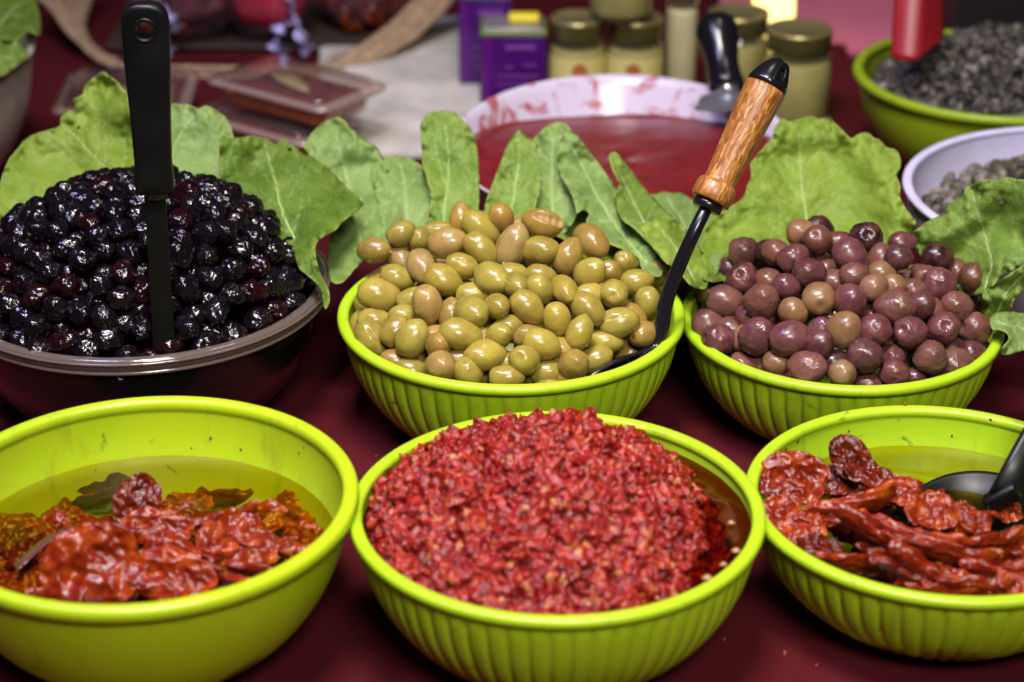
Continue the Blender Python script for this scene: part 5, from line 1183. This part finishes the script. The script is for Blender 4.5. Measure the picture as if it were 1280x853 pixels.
def lit_jar():  # a jar whose brightness is put in as emission of the inner body
    p = Vector((at_y(962, 100, 2.32).x, 2.32, 0)); root = thing('bright_jar', 'yellow glass jar, its light put in as glow, at the back of the stall', 'glow_jar', p)
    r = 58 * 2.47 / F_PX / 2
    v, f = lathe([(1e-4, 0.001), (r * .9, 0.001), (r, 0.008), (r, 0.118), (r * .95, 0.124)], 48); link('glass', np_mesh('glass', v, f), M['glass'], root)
    v, f = lathe([(1e-4, 0.004), (r * .85, 0.004), (r * .88, 0.010), (r * .88, 0.105), (r * .6, 0.112), (1e-4, 0.114)], 40); link('glowing_body', np_mesh('glowing_body', v, f), M['glow_jar'], root)
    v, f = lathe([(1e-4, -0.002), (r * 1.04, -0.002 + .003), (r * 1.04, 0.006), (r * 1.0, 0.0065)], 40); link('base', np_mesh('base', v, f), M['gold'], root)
lit_jar()
def tin(x0, x1, Y, h, label, z0=0.0, dpt=0.055, cap=True, twist=0):
    p0, p1 = at_y(x0, 100, Y), at_y(x1, 100, Y); wd = (p1 - p0).x; c = Vector(((p0.x + p1.x) / 2, Y + dpt / 2, z0))
    root = thing('olive_oil_tin', label, 'tin', c, 'purple tins'); root.rotation_euler.z = R(twist)
    v, f = box((0, 0, h / 2), (wd, dpt, h - 0.008), 0.004); link('body', np_mesh('body', v, f), M['tin'], root)
    for z, nm in ((0.0035, 'bottom_seam'), (h - 0.0035, 'top_seam')):
        v, f = box((0, 0, z), (wd + 0.0022, dpt + 0.0022, 0.0068), 0.003); link(nm, np_mesh(nm, v, f), M['tin_green'], root)
    v, f = box((0, 0, h + 0.0004), (wd - 0.006, dpt - 0.006, 0.003), 0.001); link('top_plate', np_mesh('top_plate', v, f), M['tin_metal'], root)
    if cap:
        v, f = box((wd * 0.16, 0.004, h + 0.005), (wd * 0.48, dpt * 0.34, 0.010), 0.0035); link('cap', np_mesh('cap', v, f), M['yellow'], root)
    # printed lines on the front
    for k, (u, w_, zz, hh) in enumerate([(0.10, 0.46, 0.80, 0.055), (-0.06, 0.12, 0.56, 0.022), (0.24, 0.20, 0.58, 0.020), (0.08, 0.62, 0.44, 0.020), (0.06, 0.66, 0.34, 0.016), (0.10, 0.58, 0.25, 0.016)]):
        v, f = box((u * wd, -dpt / 2 - 0.0004, zz * h), (w_ * wd, 0.0008, hh * h), 0); link('printed_line', np_mesh('printed_line', v, f), M['tin_print'], root, smooth=False)
    v, f = box((-wd * 0.40, -dpt / 2 - 0.0003, h * .5), (wd * 0.12, 0.0006, h * .82), 0); link('side_stripe', np_mesh('side_stripe', v, f), M['tin_bright'], root, smooth=False)
M['tin_bright'] = plain('bright purple tin print', (0.11, 0.006, 0.18), 0.3)
tin(601, 683, 2.145, 0.088, 'purple tin with a yellow cap standing in front of the other purple tins')
tin(574, 640, 2.215, 0.108, 'purple tin behind and left of the yellow capped one', cap=False)
tin(576, 655, 2.215, 0.108, 'purple tin stacked on top, cut by the top of the picture', z0=0.1115, cap=False)

def flat_sheet(name, pts, z, th, mat, label, cat, kind=None):
    P = [at_z(x, y, z) for x, y in pts]; c = sum(P, Vector()) / len(P)
    me = np_mesh(name, [p - c for p in P], [tuple(range(len(P) - 1, -1, -1))]); bm = bmesh.new(); bm.from_mesh(me); bm.faces.ensure_lookup_table()
    if bm.faces[0].normal.z < 0: bmesh.ops.reverse_faces(bm, faces=bm.faces)
    g = bmesh.ops.extrude_face_region(bm, geom=bm.faces[:]); bmesh.ops.translate(bm, vec=(0, 0, -th), verts=[v for v in g['geom'] if isinstance(v, bmesh.types.BMVert)])
    bmesh.ops.recalc_face_normals(bm, faces=bm.faces); bm.to_mesh(me); bm.free()
    o = link(name, me, mat, None, c, smooth=False); return tag(o, label, cat, None, kind)
flat_sheet('paper_sheet', [(400, 192), (560, 192), (600, 160), (600, 20), (500, 20), (400, 60)], 0.006, 0.005, M['paper'], 'white paper sheet on the table between the basket and the purple tin', 'paper')
flat_sheet('paper_napkin', [(968, 138), (1030, 138), (1042, 156), (960, 160)], 0.002, 0.0016, M['paper'], 'small white paper under the squat jar', 'paper')
flat_sheet('pink_paper', [(900, 50), (1055, 50), (1062, 66), (1110, 60), (1230, -25), (900, -25)], 0.006, 0.005, M['pink'], 'pink paper on the table behind the squat jar', 'paper')
def dark_crate():
    p0 = at_y(1195, 20, 2.32); c = Vector((p0.x + 0.17, 2.42, 0)); root = thing('dark_crate', 'black crate behind the dark capers in the far right corner', 'crate', c)
    for nm, cc, ss in (('front_board', (0, -0.09, 0.09), (0.34, 0.012, 0.18)), ('side_board', (-0.164, 0, 0.09), (0.012, 0.168, 0.179)), ('side_board', (0.164, 0, 0.09), (0.012, 0.168, 0.179)), ('back_board', (0, 0.09, 0.09), (0.34, 0.012, 0.18)), ('bottom_board', (0, 0, 0.006), (0.314, 0.166, 0.01))):
        v, f = box(cc, ss, 0.002); link(nm, np_mesh(nm, v, f), M['dark'], root)
dark_crate()

# clear packs of cured slices with a bay leaf
def pack(corners, z, h, label, seed, dz=0.0):
    """corners: left, top, right, bottom of the lid in the picture, lying at height z"""
    P = [at_z(x, y, z) for x, y in corners]; c = sum(P, Vector()) / 4; ux = ((P[2] - P[1]) + (P[3] - P[0])); uy = ((P[1] - P[0]) + (P[2] - P[3]))
    lx, ly = ux.length / 2, uy.length / 2; ux.normalize(); ang = math.atan2(ux.y, ux.x); rl = random.Random(seed)
    root = thing('clear_pack', label, 'food pack', (c.x, c.y, z - h), 'clear packs of cured slices'); root.rotation_euler.z = ang
    def rr(sx, sy, r, zz, n=6):
        out = []
        for qx, qy, a0 in ((1, 1, 0), (-1, 1, 90), (-1, -1, 180), (1, -1, 270)):
            for i in range(n + 1): a = R(a0 + 90 * i / n); out.append(((sx / 2 - r) * qx + r * math.cos(a), (sy / 2 - r) * qy + r * math.sin(a), zz))
        return out
    def loft(rings, cap0=False, cap1=False):
        n = len(rings[0]); V = [p for q in rings for p in q]; Fc = [(j * n + i, j * n + (i + 1) % n, (j + 1) * n + (i + 1) % n, (j + 1) * n + i) for j in range(len(rings) - 1) for i in range(n)]
        if cap0: Fc.append(tuple(range(n - 1, -1, -1)))
        if cap1: Fc.append(tuple((len(rings) - 1) * n + i for i in range(n)))
        return V, Fc
    k = 0.84
    v, f = loft([rr(lx * k * .9, ly * k * .9, .008, 0.001), rr(lx * k * .92, ly * k * .92, .010, 0.004), rr(lx * k, ly * k, .012, h - .006)], True); link('tray', np_mesh('tray', v, f), M['clear'], root)
    v, f = loft([rr(lx * k, ly * k, .012, h - .006), rr(lx * k, ly * k, .012, h + .004), rr(lx * k * .96, ly * k * .96, .012, h + .006)], False, True); link('lid', np_mesh('lid', v, f), M['clear'], root)
    v, f = loft([rr(lx * k, ly * k, .012, h - .006), rr(lx, ly, .016, h - .004), rr(lx, ly, .016, h - .001), rr(lx * k * 1.02, ly * k * 1.02, .012, h + .001)]); link('rim', np_mesh('rim', v, f), M['clear_rim'], root)
    n = 9
    for i in range(n):
        y = (i + .5) / n - .5; v, f = box((rl.uniform(-.003, .003), y * ly * k * .84, (h - .006) / 2 + .001 + rl.uniform(-.001, .001)), (lx * k * .84, ly * k * .84 / n * .9, h - .009), .002); o = link('slice', np_mesh('slice', v, f), M['meat'], root)
        o.rotation_euler.x = rl.uniform(-.05, .05)
    v, f = loft([rr(lx * k * .90, ly * k * .90, .010, .006), rr(lx * k * .93, ly * k * .93, .011, h * .55)]); link('sauce', np_mesh('sauce', v, f), M['sauce'], root)
    O = [(0.30 * lx * k * math.cos(a), 0.13 * ly * k * math.sin(a) * (1 - .3 * math.cos(a)), 0) for a in np.linspace(0, 2 * math.pi, 25)[:-1]]
    V = [(0, 0, .001)] + O; Fc = [(0, 1 + i, 1 + (i + 1) % 24) for i in range(24)]; o = link('bay_leaf', np_mesh('bay_leaf', V, Fc), M['bay'], root, (-.02 * rl.random(), .004, h - .0015)); o.rotation_euler.z = R(rl.uniform(-20, 20) - 12)
    s = o.modifiers.new('thick', 'SOLIDIFY'); s.thickness = .0006
pack([(238, 140), (300, 112), (440, 143), (398, 190)], 0.030, 0.028, 'lower clear pack of cured slices, under the upper pack', 1)
pack([(251, 100), (339, 66), (479, 104), (416, 142)], 0.066, 0.028, 'upper clear pack of cured slices with a bay leaf, right of the spatula', 2)
pack([(60, 140), (88, 88), (246, 84), (240, 140)], 0.042, 0.040, 'clear pack behind the black spatula and the torn leaf', 3)

# wicker basket with wrapped packets
def wicker_basket():
    root = thing('wicker_basket', 'wicker basket with flared sides holding wrapped packets, back left', 'basket', (-0.30, 2.40, 0)); b = root.location; rl = random.Random(9)
    def rod(name, pts, r, wob=0.0):
        P = spline([tuple(Vector(p) - b) for p in pts], 0.012, False); s = rl.random() * 9
        P = [Vector(p) + Vector((noise.noise(Vector((i * .35, s, 0))), noise.noise(Vector((i * .35, s, 5))), noise.noise(Vector((i * .35, s, 9))))) * wob for i, p in enumerate(P)]
        v, f = tube(P, r, 8); link(name, np_mesh(name, v, f), M['wicker'], root)
    for i in range(13):                                       # fan of strands, left side
        u = i / 12; rod('strand', [at_y(168 - 10 * u, 92 - 8 * u, 2.275 + .004 * i), at_y(112 - 8 * u, 66 - 26 * u, 2.31 + .006 * i), at_y(28 + 100 * u, -30, 2.40 + .010 * i)], 0.0027, 0.0035)
    for i in range(7):                                        # thick twisted right side
        u = i / 6 - .5; rod('strand', [at_y(424 + 10 * u, 88 + 10 * u, 2.275), at_y(470 + 14 * u, 62 + 16 * u, 2.30), at_y(520 + 26 * u, 24 + 14 * u, 2.35), at_y(580 + 30 * u, -40 + 6 * u, 2.42)], 0.0052, 0.002)
    for i in range(4): rod('front_rod', [at_y(150, 84 + 5 * i, 2.265), at_y(290, 86 + 5 * i, 2.262), at_y(430, 84 + 5 * i, 2.265)], 0.0035, 0.001)
    for i in range(22):                                       # uprights of the right wall
        u = i / 21; a = at_y(430 + 140 * u, 84 - 112 * u, 2.28 + .13 * u); rod('stake', [a, Vector((a.x - .03 - .02 * u, a.y + .01, 0.004))], 0.0028)
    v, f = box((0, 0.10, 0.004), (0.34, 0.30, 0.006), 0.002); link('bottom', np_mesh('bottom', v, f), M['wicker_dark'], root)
    return root
wicker_basket()
def packet(c, size, label, kind, seed, rot=0.0):
    root = thing('wrapped_packet', label, 'packet', c, 'wrapped packets in the basket'); root.rotation_euler.z = rot; rl = random.Random(seed); V0, Fc = ico(5)
    def blob(k, amp, fr, sd): 
        out = []
        for v in V0:
            q = Vector([math.copysign(abs(t_) ** 0.75, t_) for t_ in v]); s = 1 + amp * noise.noise(Vector(v) * fr + Vector((sd, 0, 0))) + amp * .6 * (1 - 2 * abs(noise.noise(Vector(v) * fr * 2.2 + Vector((0, sd, 0)))))
            out.append((q.x * size[0] * k * s, q.y * size[1] * k * s, max(-size[2], q.z * size[2] * k * s) + size[2]))
        return out
    if kind == 'red': link('filling', np_mesh('filling', blob(.93, .05, 2, seed), Fc), M['bag_red'], root)
    else:
        Vt, Ft = ico(2); n = 0
        Vb = blob(.90, .04, 2, seed); link('filling', np_mesh('filling', Vb, Fc), M['meat'], root)
        for i in range(70):                                   # single dried tomatoes pressed to the film
            q = Vector(rl.choice(Vb)); 
            if q.y > size[1] * .3: continue
            o = bpy.data.objects.new('dried_tomato', TM[i % 5]); COL.objects.link(o); o.parent = root; o.location = q * 1.0; o.rotation_euler = (rl.uniform(0, 3), rl.uniform(0, 3), rl.uniform(0, 6)); s = rl.uniform(.014, .022); o.scale = (s, s, s); g = rl.uniform(.5, 1.2); o.color = (g, g * rl.uniform(.8, 1.5), g, 1)
    link('film', np_mesh('film', blob(1.06, .08, 3.2, seed + 3), Fc), M['cello'], root)
    return root
packet(Vector((at_y(235, 60, 2.40).x, 2.395, 0.012)), (0.060, 0.055, 0.050), 'cellophane packet of dried tomatoes beside the black spatula handle', 'tom', 1, 0.1)
packet(Vector((at_y(342, 60, 2.40).x, 2.395, 0.012)), (0.046, 0.055, 0.050), 'bright red packet in the middle of the basket', 'red', 2, -0.1)
packet(Vector((at_y(455, 60, 2.42).x, 2.430, 0.012)), (0.050, 0.050, 0.046), 'cellophane packet of dried tomatoes at the right side of the basket', 'tom', 3, 0.25)
def film_glint(pts, Y, wd, label):  # pale strip standing in for a highlight on the crinkled cellophane
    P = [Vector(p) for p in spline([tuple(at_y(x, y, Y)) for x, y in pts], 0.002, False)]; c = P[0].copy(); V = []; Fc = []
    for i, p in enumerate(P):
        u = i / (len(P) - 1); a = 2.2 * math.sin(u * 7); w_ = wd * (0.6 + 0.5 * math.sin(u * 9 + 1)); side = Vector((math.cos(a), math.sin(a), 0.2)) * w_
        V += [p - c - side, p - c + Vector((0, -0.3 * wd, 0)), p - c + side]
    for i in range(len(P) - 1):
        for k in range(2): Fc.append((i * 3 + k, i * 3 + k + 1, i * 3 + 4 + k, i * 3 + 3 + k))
    o = link('film_glint', np_mesh('film_glint', V, Fc), M['film_highlight'], None, c); s = o.modifiers.new('thick', 'SOLIDIFY'); s.thickness = 0.0005
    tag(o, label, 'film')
film_glint([(368, -12), (364, 10), (372, 28), (376, 44), (384, 58), (383, 70)], 2.328, 0.012, 'long film highlight built as a strip in front of the red packet')
film_glint([(356, 30), (348, 44), (344, 56), (356, 66)], 2.326, 0.015, 'short film highlight built as a strip in front of the red packet')
film_glint([(196, -12), (206, 8), (216, 24), (222, 38)], 2.325, 0.012, 'film highlight built as a strip right of the black spatula handle')
film_glint([(208, 62), (214, 72)], 2.30, 0.010, 'small film highlight built as a strip low beside the black spatula handle')
